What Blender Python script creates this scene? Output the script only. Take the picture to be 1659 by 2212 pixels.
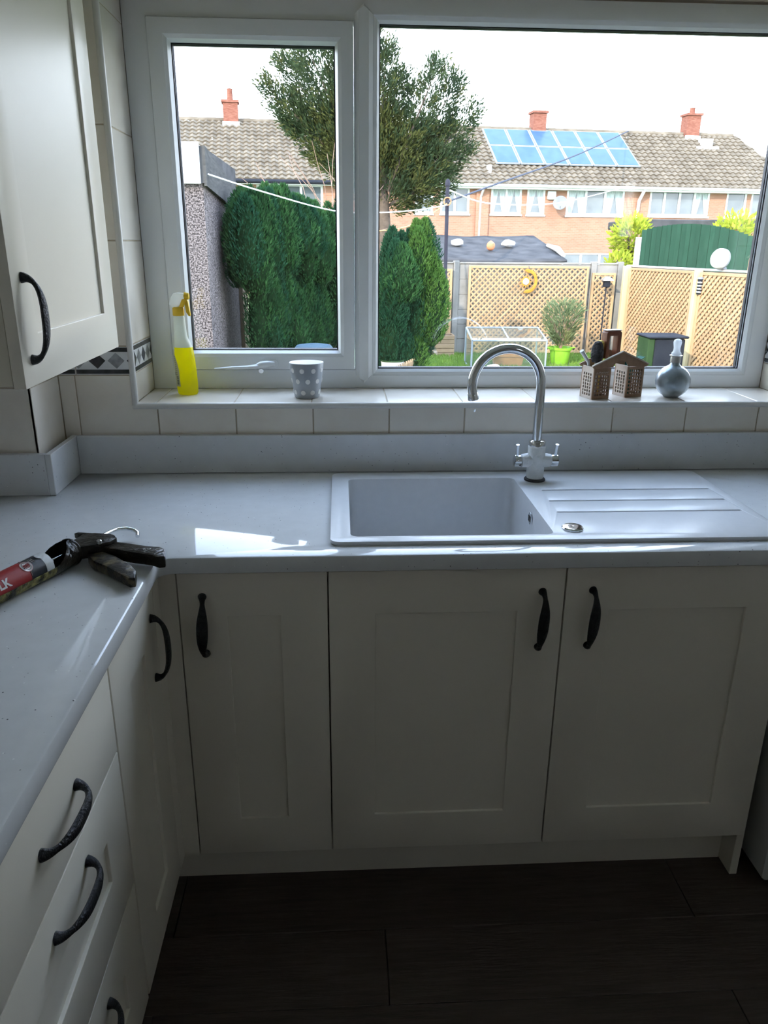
import bpy, bmesh, math, random
import numpy as np
from mathutils import Vector, Matrix, noise
PI = math.pi
for o in list(bpy.data.objects): bpy.data.objects.remove(o)
SC = bpy.context.scene
COL = SC.collection

# ------------------------------------------------------------------ camera
CAM_POS = Vector((0.0313, -1.4453, 1.5007)); YAW, PITCH, ROLL, FPX = 3.3169, 19.2994, 0.4819, 1652.1
def cam_axes():
    y, p, r = [math.radians(a) for a in (YAW, PITCH, ROLL)]
    f = Vector((math.sin(y)*math.cos(p), math.cos(y)*math.cos(p), -math.sin(p)))
    rt = Vector((math.cos(y), -math.sin(y), 0)); up = rt.cross(f)
    return math.cos(r)*rt + math.sin(r)*up, -math.sin(r)*rt + math.cos(r)*up, f
_r, _u, _f = cam_axes()
cam = bpy.data.cameras.new('camera'); cam_o = bpy.data.objects.new('camera', cam); COL.objects.link(cam_o)
cam_o.matrix_world = Matrix(((_r.x, _u.x, -_f.x, CAM_POS.x), (_r.y, _u.y, -_f.y, CAM_POS.y), (_r.z, _u.z, -_f.z, CAM_POS.z), (0, 0, 0, 1)))
cam.sensor_fit = 'HORIZONTAL'; cam.sensor_width = 36; cam.lens = FPX/1659*36; cam.clip_start = .02; cam.clip_end = 400
SC.camera = cam_o

# ------------------------------------------------------------------ world, sun, exposure
SKY_STRENGTH = 4.7
SUN_STRENGTH = 3.8
SUN_DIR = Vector((-.50, -.72, .40))          # towards the sun: behind the kitchen, to the left
world = bpy.data.worlds.new('sky'); SC.world = world; world.use_nodes = True
nt = world.node_tree; nt.nodes.clear()
wo = nt.nodes.new('ShaderNodeOutputWorld'); bg = nt.nodes.new('ShaderNodeBackground')
tc = nt.nodes.new('ShaderNodeTexCoord'); sx = nt.nodes.new('ShaderNodeSeparateXYZ'); rp = nt.nodes.new('ShaderNodeValToRGB')
rp.color_ramp.elements[0].position = 0.0; rp.color_ramp.elements[0].color = (.87, .94, 1, 1)
rp.color_ramp.elements[1].position = .75; rp.color_ramp.elements[1].color = (.52, .70, 1, 1)
nt.links.new(tc.outputs['Generated'], sx.inputs[0]); nt.links.new(sx.outputs['Z'], rp.inputs[0])
nt.links.new(rp.outputs[0], bg.inputs[0]); bg.inputs[1].default_value = SKY_STRENGTH; nt.links.new(bg.outputs[0], wo.inputs[0])
sun = bpy.data.lights.new('sun', 'SUN'); sun.energy = SUN_STRENGTH; sun.angle = math.radians(1.0); sun.color = (1, .90, .76)
sun_o = bpy.data.objects.new('sun', sun); COL.objects.link(sun_o); sun_o.location = (-6, -8, 12)
sun_o.rotation_euler = (-SUN_DIR).to_track_quat('-Z', 'Y').to_euler()
SC.view_settings.view_transform = 'Standard'; SC.view_settings.look = 'None'
SC.view_settings.gamma = 1; SC.view_settings.use_curve_mapping = False
SC.view_settings.exposure = 1.0

# ------------------------------------------------------------------ materials
def mat(name, col, rough=.5, metal=0, col2=None, nscale=8, ndetail=4, namt=1.0, bump=0, bscale=40, rand=0, stretch=None,
        bias=0, trans=0, spec=None, coat=0, sss=0, speck=None, emit=0):
    m = bpy.data.materials.new(name); m.use_nodes = True
    n = m.node_tree; b = n.nodes['Principled BSDF']
    b.inputs['Base Color'].default_value = (*col, 1); b.inputs['Roughness'].default_value = rough; b.inputs['Metallic'].default_value = metal
    if trans: b.inputs['Transmission Weight'].default_value = trans
    if spec is not None: b.inputs['Specular IOR Level'].default_value = spec
    if coat: b.inputs['Coat Weight'].default_value = coat; b.inputs['Coat Roughness'].default_value = .06
    vec = None
    if col2 or bump or speck:
        t = n.nodes.new('ShaderNodeTexCoord'); vec = t.outputs['Object']
        if rand:
            oi = n.nodes.new('ShaderNodeObjectInfo'); mm = n.nodes.new('ShaderNodeVectorMath'); mm.operation = 'SCALE'
            cb = n.nodes.new('ShaderNodeCombineXYZ')
            for k in range(3): n.links.new(oi.outputs['Random'], cb.inputs[k])
            n.links.new(cb.outputs[0], mm.inputs[0]); mm.inputs['Scale'].default_value = 37
            ad = n.nodes.new('ShaderNodeVectorMath'); n.links.new(vec, ad.inputs[0]); n.links.new(mm.outputs[0], ad.inputs[1]); vec = ad.outputs[0]
        if stretch:
            mp = n.nodes.new('ShaderNodeMapping'); mp.inputs['Scale'].default_value = stretch; n.links.new(vec, mp.inputs[0]); vec = mp.outputs[0]
    cur = None
    if col2:
        nz = n.nodes.new('ShaderNodeTexNoise'); nz.inputs['Scale'].default_value = nscale; nz.inputs['Detail'].default_value = ndetail
        n.links.new(vec, nz.inputs['Vector'])
        cr = n.nodes.new('ShaderNodeValToRGB'); cr.color_ramp.elements[0].position = .5+bias-.22*namt; cr.color_ramp.elements[1].position = .5+bias+.22*namt
        cr.color_ramp.elements[0].color = (*col, 1); cr.color_ramp.elements[1].color = (*col2, 1)
        n.links.new(nz.outputs[0], cr.inputs[0]); cur = cr.outputs[0]
    if speck:
        for (sc, th, sc_col) in speck:
            vo = n.nodes.new('ShaderNodeTexVoronoi'); vo.inputs['Scale'].default_value = sc; n.links.new(vec, vo.inputs['Vector'])
            lt = n.nodes.new('ShaderNodeMath'); lt.operation = 'LESS_THAN'; lt.inputs[1].default_value = th; n.links.new(vo.outputs['Distance'], lt.inputs[0])
            wn = n.nodes.new('ShaderNodeMath'); wn.operation = 'GREATER_THAN'; wn.inputs[1].default_value = .72
            sp = n.nodes.new('ShaderNodeSeparateColor'); n.links.new(vo.outputs['Color'], sp.inputs[0]); n.links.new(sp.outputs[0], wn.inputs[0])
            ml = n.nodes.new('ShaderNodeMath'); ml.operation = 'MULTIPLY'; n.links.new(lt.outputs[0], ml.inputs[0]); n.links.new(wn.outputs[0], ml.inputs[1])
            mx = n.nodes.new('ShaderNodeMix'); mx.data_type = 'RGBA'; n.links.new(ml.outputs[0], mx.inputs['Factor'])
            if cur: n.links.new(cur, mx.inputs['A'])
            else: mx.inputs['A'].default_value = (*col, 1)
            mx.inputs['B'].default_value = (*sc_col, 1); cur = mx.outputs['Result']
    if rand and cur:
        hs = n.nodes.new('ShaderNodeHueSaturation'); oi2 = n.nodes.new('ShaderNodeObjectInfo')
        mr = n.nodes.new('ShaderNodeMapRange'); mr.inputs['To Min'].default_value = 1-rand; mr.inputs['To Max'].default_value = 1+rand
        n.links.new(oi2.outputs['Random'], mr.inputs['Value']); n.links.new(mr.outputs[0], hs.inputs['Value']); n.links.new(cur, hs.inputs['Color']); cur = hs.outputs[0]
    if cur: n.links.new(cur, b.inputs['Base Color'])
    if bump:
        nb = n.nodes.new('ShaderNodeTexNoise'); nb.inputs['Scale'].default_value = bscale; nb.inputs['Detail'].default_value = 3; n.links.new(vec, nb.inputs['Vector'])
        bp_ = n.nodes.new('ShaderNodeBump'); bp_.inputs['Strength'].default_value = bump; bp_.inputs['Distance'].default_value = .02
        n.links.new(nb.outputs[0], bp_.inputs['Height']); n.links.new(bp_.outputs[0], b.inputs['Normal'])
    return m
def translucent(name, col, amt=.5, rough=.4, col2=None):
    m = mat(name, col, rough, col2=col2, nscale=3.5, spec=.08) if col2 else mat(name, col, rough)
    n = m.node_tree; b = n.nodes['Principled BSDF']; out = [k for k in n.nodes if k.type == 'OUTPUT_MATERIAL'][0]
    tr = n.nodes.new('ShaderNodeBsdfTranslucent'); tr.inputs[0].default_value = (*col, 1); mx = n.nodes.new('ShaderNodeMixShader'); mx.inputs[0].default_value = amt
    if col2: n.links.new(b.inputs['Base Color'].links[0].from_socket, tr.inputs[0])
    n.links.new(b.outputs[0], mx.inputs[1]); n.links.new(tr.outputs[0], mx.inputs[2]); n.links.new(mx.outputs[0], out.inputs[0]); return m
def pane_mat(name, tint=(1, 1, 1), ior=1.5, frost=0.0):
    m = bpy.data.materials.new(name); m.use_nodes = True; n = m.node_tree; n.nodes.clear()
    out = n.nodes.new('ShaderNodeOutputMaterial'); tr = n.nodes.new('ShaderNodeBsdfTransparent'); tr.inputs[0].default_value = (*tint, 1)
    gl = n.nodes.new('ShaderNodeBsdfGlossy'); gl.inputs['Roughness'].default_value = .01; lw = n.nodes.new('ShaderNodeLayerWeight'); lw.inputs[0].default_value = .5
    pw = n.nodes.new('ShaderNodeMath'); pw.operation = 'POWER'; pw.inputs[1].default_value = 5; n.links.new(lw.outputs['Facing'], pw.inputs[0])
    fr = n.nodes.new('ShaderNodeMath'); fr.operation = 'MULTIPLY_ADD'; f0 = ((ior-1)/(ior+1))**2; fr.inputs[1].default_value = 1-f0; fr.inputs[2].default_value = f0; n.links.new(pw.outputs[0], fr.inputs[0])
    mx = n.nodes.new('ShaderNodeMixShader'); n.links.new(fr.outputs[0], mx.inputs[0]); n.links.new(tr.outputs[0], mx.inputs[1]); n.links.new(gl.outputs[0], mx.inputs[2])
    last = mx.outputs[0]
    if frost:
        df = n.nodes.new('ShaderNodeBsdfDiffuse'); df.inputs[0].default_value = (.5, .48, .46, 1); m2 = n.nodes.new('ShaderNodeMixShader'); m2.inputs[0].default_value = frost
        n.links.new(last, m2.inputs[1]); n.links.new(df.outputs[0], m2.inputs[2]); last = m2.outputs[0]
    n.links.new(last, out.inputs[0]); return m

M = {}
M['cream'] = mat('cream_cabinet_paint', (.74, .69, .59), .38, col2=(.77, .72, .62), nscale=3)
M['cream_in'] = mat('carcass_board', (0.636, 0.594, 0.488), .5, col2=(0.657, 0.615, 0.509), nscale=4)
M['iron'] = mat('hammered_iron', (.018, .019, .022), .38, .75, col2=(.04, .042, .048), nscale=120, bump=.35, bscale=260)
M['worktop'] = mat('speckled_quartz', (.63, .64, .65), .045, col2=(.67, .68, .69), nscale=30, speck=[(70, .085, (.12, .12, .13)), (95, .11, (.36, .37, .39)), (60, .08, (.80, .81, .82))], spec=.5)
M['tile'] = mat('beige_wall_tile', (.72, .65, .56), .20, col2=(.80, .75, .67), nscale=9, ndetail=6, rand=.05)
M['grout'] = mat('tile_grout', (.38, .31, .22), .9, col2=(.46, .38, .28), nscale=30)
M['trimw'] = mat('tile_edge_trim', (.66, .64, .60), .35, col2=(.70, .68, .64), nscale=12)
M['border'] = mat('border_tile_white_marble', (.66, .66, .66), .25, col2=(.78, .78, .78), nscale=25, ndetail=6)
M['borderdark'] = mat('border_black_marble', (.012, .013, .016), .25, col2=(.05, .052, .06), nscale=60, ndetail=6)
M['bordergrey'] = mat('border_grey_marble', (.14, .145, .15), .25, col2=(.42, .42, .43), nscale=45, ndetail=6)
M['upvc'] = mat('white_upvc', (.82, .84, .85), .26, col2=(.85, .87, .88), nscale=2)
M['gasket'] = mat('black_gasket', (.012, .013, .022), .5, col2=(.02, .02, .03), nscale=20)
M['glass'] = pane_mat('window_pane')
M['sink'] = mat('white_composite_sink', (.66, .67, .69), .30, col2=(.69, .70, .72), nscale=50)
M['chrome'] = mat('chrome', (.72, .74, .77), .07, 1.0, col2=(.76, .78, .80), nscale=5)
M['chromedark'] = mat('dark_chrome_slots', (.03, .03, .035), .3, .5, col2=(.05, .05, .055), nscale=30)
M['film'] = mat('white_protective_film', (.72, .73, .72), .45, col2=(.80, .80, .79), nscale=60, bump=.2, bscale=120)
M['paint'] = mat('wall_paint', (0.732, 0.696, 0.625), .8, col2=(0.767, 0.732, 0.661), nscale=5)
M['ceil'] = mat('ceiling_paint', (0.826, 0.814, 0.779), .9, col2=(0.861, 0.850, 0.814), nscale=5)
M['floor'] = mat('dark_wood_plank', (.048, .032, .027), .42, col2=(.095, .068, .057), nscale=7, ndetail=8, rand=.12, stretch=(1.2, 14, 14), bump=.08, bscale=18)
M['appl'] = mat('white_enamel', (.62, .62, .60), .3, col2=(.65, .65, .63), nscale=3)
M['yellow'] = mat('yellow_plastic', (.82, .52, .02), .4, col2=(.86, .56, .03), nscale=6)
M['bottlewhite'] = translucent('milky_bottle_plastic', (.80, .82, .74), .5, .35)
M['liquid'] = translucent('yellow_cleaner_liquid', (.97, .90, .015), .65, .25)
M['shroud'] = translucent('clear_white_shroud', (.93, .95, .93), .5, .3)
M['label'] = mat('bottle_label', (.50, .50, .26), .5, col2=(.55, .55, .32), nscale=20)
M['ink'] = mat('black_ink', (.03, .03, .03), .5, col2=(.05, .05, .05), nscale=20)
M['cup'] = mat('grey_cup_glaze', (.36, .39, .43), .3, col2=(.38, .41, .45), nscale=8)
M['cupwhite'] = mat('cup_white_glaze', (.78, .78, .77), .3, col2=(.81, .81, .80), nscale=8)
M['caddy'] = mat('brown_perforated_wood', (.22, .125, .07), .55, col2=(.32, .19, .11), nscale=14, ndetail=6, stretch=(4, 4, 1))
M['caddyred'] = mat('red_brown_wood', (.16, .05, .022), .5, col2=(.22, .075, .035), nscale=14)
M['caddypale'] = mat('worn_pale_wood', (.42, .34, .27), .6, col2=(.55, .47, .40), nscale=30, ndetail=6)
M['bristle'] = mat('dark_scrubber', (.03, .028, .03), .8, col2=(.07, .065, .07), nscale=80, bump=.6, bscale=150)
M['flask'] = mat('blue_grey_mercury_glass', (.24, .29, .33), .22, .35, col2=(.46, .52, .57), nscale=10, ndetail=8, bump=.1, bscale=50)
M['silver'] = mat('brushed_silver', (.48, .47, .45), .3, .9, col2=(.55, .54, .52), nscale=20)
M['frosted'] = translucent('frosted_white_stopper', (.86, .88, .90), .55, .3)
M['gunblack'] = mat('worn_black_enamel', (.006, .006, .006), .28, col2=(.028, .021, .014), nscale=28, ndetail=6, bump=.25, bscale=60, bias=.05, spec=.35)
M['gunpaint'] = mat('sealant_spattered_steel', (.022, .020, .016), .6, col2=(.36, .32, .10), nscale=48, ndetail=8, namt=.6, bias=.05, bump=.5, bscale=90, spec=.3)
M['gunspat'] = mat('sealant_spattered_trigger', (.008, .007, .006), .38, col2=(.24, .19, .10), nscale=34, ndetail=8, namt=.45, bias=.11, bump=.15, bscale=90, spec=.35)
M['red'] = mat('red_cartridge_print', (.30, .022, .025), .35, col2=(.34, .03, .032), nscale=15)
M['black'] = mat('black_cartridge_print', (.012, .014, .022), .35, col2=(.02, .022, .03), nscale=15)
M['white'] = mat('white_plastic', (0.562, 0.570, 0.570), .4, col2=(0.592, 0.599, 0.599), nscale=10)
M['print'] = mat('white_print', (.72, .70, .70), .5, col2=(.76, .74, .74), nscale=30)
M['pinkprint'] = mat('pale_pink_print', (.62, .40, .40), .5, col2=(.66, .44, .44), nscale=30)
M['redprint'] = mat('red_print', (.42, .06, .07), .5, col2=(.46, .08, .09), nscale=30)
M['yellowcloth'] = mat('yellow_sponge', (.80, .58, .14), .85, col2=(.86, .66, .2), nscale=40, bump=.4, bscale=120)
M['greenpad'] = mat('green_scourer', (.012, .10, .07), .9, col2=(.02, .14, .1), nscale=60, bump=.5, bscale=150)
M['water'] = pane_mat('water_drop_clear', (1, 1, 1), 1.33, .45)
# outdoors
M['brick'] = None
M['pebble'] = mat('pebbledash', (.026, .022, .023), .9, col2=(.185, .16, .16), nscale=52, ndetail=2, namt=.45, bump=.9, bscale=52, spec=.1)
M['fascia'] = mat('weathered_grey_board', (.045, .045, .045), .9, col2=(.085, .083, .08), nscale=6, stretch=(1, 1, 8), spec=.05)
M['fasciaw'] = mat('white_board', (0.592, 0.614, 0.622), .5, col2=(0.622, 0.644, 0.651), nscale=4)
M['felt'] = mat('dark_roofing_felt', (.040, .040, .042), .95, col2=(.085, .083, .084), nscale=3, ndetail=8, spec=.05)
M['concrete'] = mat('weathered_concrete', (0.148, 0.141, 0.126), .9, col2=(0.222, 0.211, 0.192), nscale=3, ndetail=8, bump=.3, bscale=20)
M['trellis'] = mat('pale_larch_trellis', (0.296, 0.181, 0.085), .7, col2=(0.370, 0.237, 0.122), nscale=4, ndetail=6, rand=.12)
M['panelwood'] = mat('fence_board_wood', (0.163, 0.111, 0.070), .8, col2=(0.222, 0.155, 0.100), nscale=3, ndetail=6, rand=.1)
M['postpale'] = mat('pale_new_post', (0.407, 0.326, 0.178), .7, col2=(0.459, 0.370, 0.215), nscale=3)
M['crate'] = mat('planter_wood', (0.222, 0.141, 0.074), .8, col2=(0.311, 0.215, 0.126), nscale=6, rand=.15)
M['greenfence'] = mat('green_painted_board', (.013, .040, .024), .8, col2=(.020, .055, .034), nscale=4, rand=.12, stretch=(6, 6, 1), spec=.1)
M['grass'] = translucent('lawn_grass_blade', (.11, .20, .035), .35, .7, col2=(.20, .30, .06))
M['soil'] = mat('lawn_soil', (.055, .085, .022), .95, col2=(.10, .14, .035), nscale=5, ndetail=6)
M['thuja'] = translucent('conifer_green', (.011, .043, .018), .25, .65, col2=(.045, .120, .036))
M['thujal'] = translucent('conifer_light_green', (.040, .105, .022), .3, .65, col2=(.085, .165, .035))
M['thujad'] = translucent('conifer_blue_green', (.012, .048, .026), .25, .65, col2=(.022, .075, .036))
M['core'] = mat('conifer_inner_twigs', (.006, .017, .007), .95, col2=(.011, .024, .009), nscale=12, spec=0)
M['yew'] = translucent('yew_needles', (0.018, 0.036, 0.019), .3, .65, col2=(0.048, 0.068, 0.026))
M['yewolive'] = translucent('yew_needles_olive', (0.048, 0.060, 0.018), .35, .65, col2=(0.088, 0.092, 0.028))
M['bark'] = mat('bark', (.055, .038, .026), .9, col2=(.10, .072, .05), nscale=10, bump=.6, bscale=25)
M['twig'] = mat('bare_twig', (.20, .12, .09), .8, col2=(.27, .17, .12), nscale=10)
M['limebush'] = translucent('yellow_green_leaf', (0.192, 0.252, 0.022), .4, .6, col2=(.45, .48, .06))
M['rosemary'] = translucent('grey_green_leaf', (0.074, 0.104, 0.044), .35, .6, col2=(.19, .23, .11))
M['lime'] = translucent('lime_plastic', (0.252, 0.533, 0.037), .3, .3)
M['rope'] = mat('white_clothes_line', (.74, .75, .76), .6, col2=(.8, .8, .8), nscale=40)
M['ropedark'] = mat('grey_cable', (.05, .055, .075), .8, col2=(.08, .085, .105), nscale=40, spec=.05)
M['ropeorange'] = mat('orange_line', (.62, .36, .08), .6, col2=(.68, .42, .1), nscale=40)
M['polegrey'] = mat('painted_steel_pole', (.020, .020, .030), .6, 0, col2=(.035, .035, .048), nscale=6, spec=.1)
M['solar'] = mat('solar_cell', (.028, .062, .125), .35, 0, col2=(.042, .085, .16), nscale=3, spec=.12)
M['alu'] = mat('aluminium_frame', (.24, .27, .30), .5, .2, col2=(.29, .32, .35), nscale=8, spec=.3)
M['terracotta'] = mat('terracotta', (.42, .15, .065), .8, col2=(.50, .20, .09), nscale=10)
M['frame_w'] = mat('white_window_frame', (0.577, 0.592, 0.592), .4, col2=(0.607, 0.622, 0.622), nscale=4)
M['curtain'] = mat('pale_net_curtain', (0.311, 0.370, 0.370), .8, col2=(0.459, 0.503, 0.503), nscale=3, stretch=(6, 6, 1))
M['darkroom'] = mat('dark_room_glass', (.060, .075, .085), .08, col2=(.13, .15, .16), nscale=1.3, spec=.6)
M['dish'] = mat('grey_dish', (.15, .155, .165), .6, col2=(.19, .195, .205), nscale=5, spec=.1)
M['orange'] = mat('rusty_orange_metal', (.36, .14, .015), .6, col2=(.46, .21, .03), nscale=14, spec=.2)
M['butt'] = mat('blue_grey_plastic', (.035, .060, .080), .7, col2=(.05, .08, .10), nscale=8, spec=.06)
M['bin'] = mat('dark_plastic_bin', (.012, .014, .020), .7, col2=(.02, .023, .03), nscale=4, spec=.08)
M['bingreen'] = mat('green_plastic', (.016, .036, .012), .7, col2=(.025, .05, .018), nscale=5, spec=.1)
M['stone'] = mat('pale_stone', (0.370, 0.355, 0.340), .8, col2=(0.488, 0.474, 0.459), nscale=7)
M['leafdead'] = mat('red_brown_leaf_litter', (.10, .042, .03), .9, col2=(.17, .085, .06), nscale=12)
M['render'] = mat('house_render', (.42, .33, .26), .9, col2=(.46, .37, .3), nscale=4)
def brick_mat():
    m = bpy.data.materials.new('orange_brickwork'); m.use_nodes = True; n = m.node_tree; b = n.nodes['Principled BSDF']
    t = n.nodes.new('ShaderNodeTexCoord'); mp = n.nodes.new('ShaderNodeMapping'); mp.inputs['Rotation'].default_value = (PI/2, 0, 0)
    br = n.nodes.new('ShaderNodeTexBrick'); br.inputs['Scale'].default_value = 1; br.inputs['Brick Width'].default_value = .225; br.inputs['Row Height'].default_value = .075
    br.inputs['Mortar Size'].default_value = .008; br.inputs['Color1'].default_value = (.25, .115, .068, 1); br.inputs['Color2'].default_value = (.30, .148, .092, 1); br.inputs['Mortar'].default_value = (.25, .18, .135, 1)
    n.links.new(t.outputs['Object'], mp.inputs[0]); n.links.new(mp.outputs[0], br.inputs[0])
    nz = n.nodes.new('ShaderNodeTexNoise'); nz.inputs['Scale'].default_value = .9; nz.inputs['Detail'].default_value = 6; n.links.new(t.outputs['Object'], nz.inputs[0])
    hs = n.nodes.new('ShaderNodeHueSaturation'); mr = n.nodes.new('ShaderNodeMapRange'); mr.inputs['To Min'].default_value = .8; mr.inputs['To Max'].default_value = 1.2
    n.links.new(nz.outputs[0], mr.inputs[0]); n.links.new(mr.outputs[0], hs.inputs['Value']); n.links.new(br.outputs[0], hs.inputs['Color']); n.links.new(hs.outputs[0], b.inputs['Base Color'])
    b.inputs['Roughness'].default_value = .9; return m
M['brick'] = brick_mat()
M['chimney'] = mat('red_chimney_brick', (.13, .045, .030), .9, col2=(.22, .10, .070), nscale=6, stretch=(1, 1, 4), bump=.5, bscale=14, spec=.1)
M['rooftile'] = mat('weathered_concrete_rooftile', (.092, .075, .055), .95, col2=(.170, .142, .106), nscale=2.2, ndetail=9, speck=[(3.5, .12, (.30, .29, .27))], spec=.05)

# ------------------------------------------------------------------ helpers
def wm(o):
    m = Matrix.Identity(4)
    while o: m = o.matrix_basis @ m; o = o.parent
    return m
class MB:
    def __init__(s): s.v = []; s.f = []
    def add(s, vs, fs):
        k = len(s.v); s.v += [Vector(p) for p in vs]; s.f += [[i+k for i in f] for f in fs]; return s
    def box(s, x0, x1, y0, y1, z0, z1, c=0):
        if c: return s.cbox(x0, x1, y0, y1, z0, z1, c)
        return s.add([(x, y, z) for x in (x0, x1) for y in (y0, y1) for z in (z0, z1)],
                     [(0, 1, 3, 2), (4, 6, 7, 5), (0, 4, 5, 1), (2, 3, 7, 6), (0, 2, 6, 4), (1, 5, 7, 3)])
    def cbox(s, x0, x1, y0, y1, z0, z1, c):
        bm = bmesh.new(); bmesh.ops.create_cube(bm, size=1)
        for v in bm.verts: v.co = Vector(((x0+x1)/2+v.co.x*(x1-x0), (y0+y1)/2+v.co.y*(y1-y0), (z0+z1)/2+v.co.z*(z1-z0)))
        bmesh.ops.bevel(bm, geom=list(bm.edges), offset=c, segments=1, affect='EDGES')
        bm.verts.index_update(); s.add([v.co.copy() for v in bm.verts], [[v.index for v in f.verts] for f in bm.faces]); bm.free(); return s
    def tube(s, pts, r, n=10, cap=True, ell=None, up=None):
        pts = [Vector(p) for p in pts]; N = len(pts); k = len(s.v); prev = None
        for i, p in enumerate(pts):
            t = (pts[min(i+1, N-1)]-pts[max(i-1, 0)]).normalized()
            if prev is None:
                a = Vector(up) if up else (Vector((0, 0, 1)) if abs(t.z) < .9 else Vector((1, 0, 0)))
            else: a = prev
            b = (a-t*a.dot(t)).normalized(); prev = b; c = t.cross(b)
            ri = r[i] if isinstance(r, (list, tuple)) else r
            e = ell[i] if isinstance(ell, (list, tuple)) else (ell or 1)
            for q in range(n):
                an = 2*PI*q/n; s.v.append(p+b*ri*math.cos(an)+c*ri*e*math.sin(an))
        for i in range(N-1):
            for q in range(n): s.f.append([k+i*n+q, k+i*n+(q+1) % n, k+(i+1)*n+(q+1) % n, k+(i+1)*n+q])
        if cap: s.f.append([k+q for q in range(n)][::-1]); s.f.append([k+(N-1)*n+q for q in range(n)])
        return s
    def lathe(s, prof, c=(0, 0, 0), n=32, sx=1, sy=1, M4=None):
        k = len(s.v); c = Vector(c)
        for (r, z) in prof:
            for q in range(n):
                a = 2*PI*q/n; p = Vector((r*sx*math.cos(a), r*sy*math.sin(a), z)); s.v.append((M4 @ p if M4 else p)+c)
        for i in range(len(prof)-1):
            for q in range(n): s.f.append([k+i*n+q, k+i*n+(q+1) % n, k+(i+1)*n+(q+1) % n, k+(i+1)*n+q])
        if prof[0][0] > 1e-5: s.f.append([k+q for q in range(n)][::-1])
        if prof[-1][0] > 1e-5: s.f.append([k+(len(prof)-1)*n+q for q in range(n)])
        return s
    def loft(s, rings, cap0=True, cap1=True):
        k = len(s.v); n = len(rings[0])
        for r in rings: s.v += [Vector(p) for p in r]
        for i in range(len(rings)-1):
            for q in range(n): s.f.append([k+i*n+q, k+i*n+(q+1) % n, k+(i+1)*n+(q+1) % n, k+(i+1)*n+q])
        if cap0: s.f.append([k+q for q in range(n)][::-1])
        if cap1: s.f.append([k+(len(rings)-1)*n+q for q in range(n)])
        return s
    def prism(s, poly, fn, a0, a1):
        n = len(poly); return s.add([fn(u, v, a0) for u, v in poly]+[fn(u, v, a1) for u, v in poly],
                                    [list(range(n))[::-1], list(range(n, 2*n))]+[[i, (i+1) % n, n+(i+1) % n, n+i] for i in range(n)])
    def xf(s, mtx): s.v = [mtx @ p for p in s.v]; return s
    def mesh(s, name, m, smooth=False):
        me = bpy.data.meshes.new(name); me.from_pydata([tuple(p) for p in s.v], [], s.f)
        bm = bmesh.new(); bm.from_mesh(me); bmesh.ops.recalc_face_normals(bm, faces=list(bm.faces)); bm.to_mesh(me); bm.free()
        me.materials.append(m)
        if smooth:
            for p in me.polygons: p.use_smooth = True
            try: me.set_sharp_from_angle(angle=math.radians(38))
            except Exception: pass
        me.update(); return me
    def build(s, name, m, parent=None, smooth=False, local=False):
        me = s.mesh(name, m, smooth); return place(name, me, parent, local)
def place(name, me, parent=None, local=False):
    """geometry given in world space unless local; a top-level mesh gets its origin at its own base"""
    o = bpy.data.objects.new(name, me); COL.objects.link(o)
    if parent:
        o.parent = parent
        if not local: me.transform(wm(parent).inverted())
    elif not local:
        co = np.array([v.co for v in me.vertices]); c = (co.min(0)+co.max(0))/2; b = Vector((c[0], c[1], co[:, 2].min()))
        me.transform(Matrix.Translation(-b)); o.location = b
    return o
def T(o, label, cat, group=None, kind=None):
    o['label'] = label; o['category'] = cat
    if group: o['group'] = group
    if kind: o['kind'] = kind
    return o
def S(o, label=None):
    o['kind'] = 'structure'
    if label: o['label'] = label
    return o
def thing(name, loc, label, cat, group=None, rz=0, kind=None):
    o = bpy.data.objects.new(name, None); COL.objects.link(o); o.location = loc; o.rotation_euler = (0, 0, rz); o.empty_display_size = .05
    T(o, label, cat, group, kind); return o
def inst(name, me, parent, loc, rot=(0, 0, 0), scale=None):
    """a copy of a shared mesh placed in the parent's frame from world coordinates"""
    o = bpy.data.objects.new(name, me); COL.objects.link(o)
    if parent:
        o.parent = parent; inv = wm(parent).inverted(); o.location = inv @ Vector(loc)
    else: o.location = loc
    o.rotation_euler = rot
    if scale: o.scale = scale
    return o
def rrect(u0, u1, v0, v1, r=0, n=5):
    if r <= 0: return [(u0, v0), (u1, v0), (u1, v1), (u0, v1)]
    out = []
    for cx, cy, a in ((u1-r, v1-r, 0), (u0+r, v1-r, 90), (u0+r, v0+r, 180), (u1-r, v0+r, 270)):
        for i in range(n+1): t = math.radians(a+90*i/n); out.append((cx+r*math.cos(t), cy+r*math.sin(t)))
    return out
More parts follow.
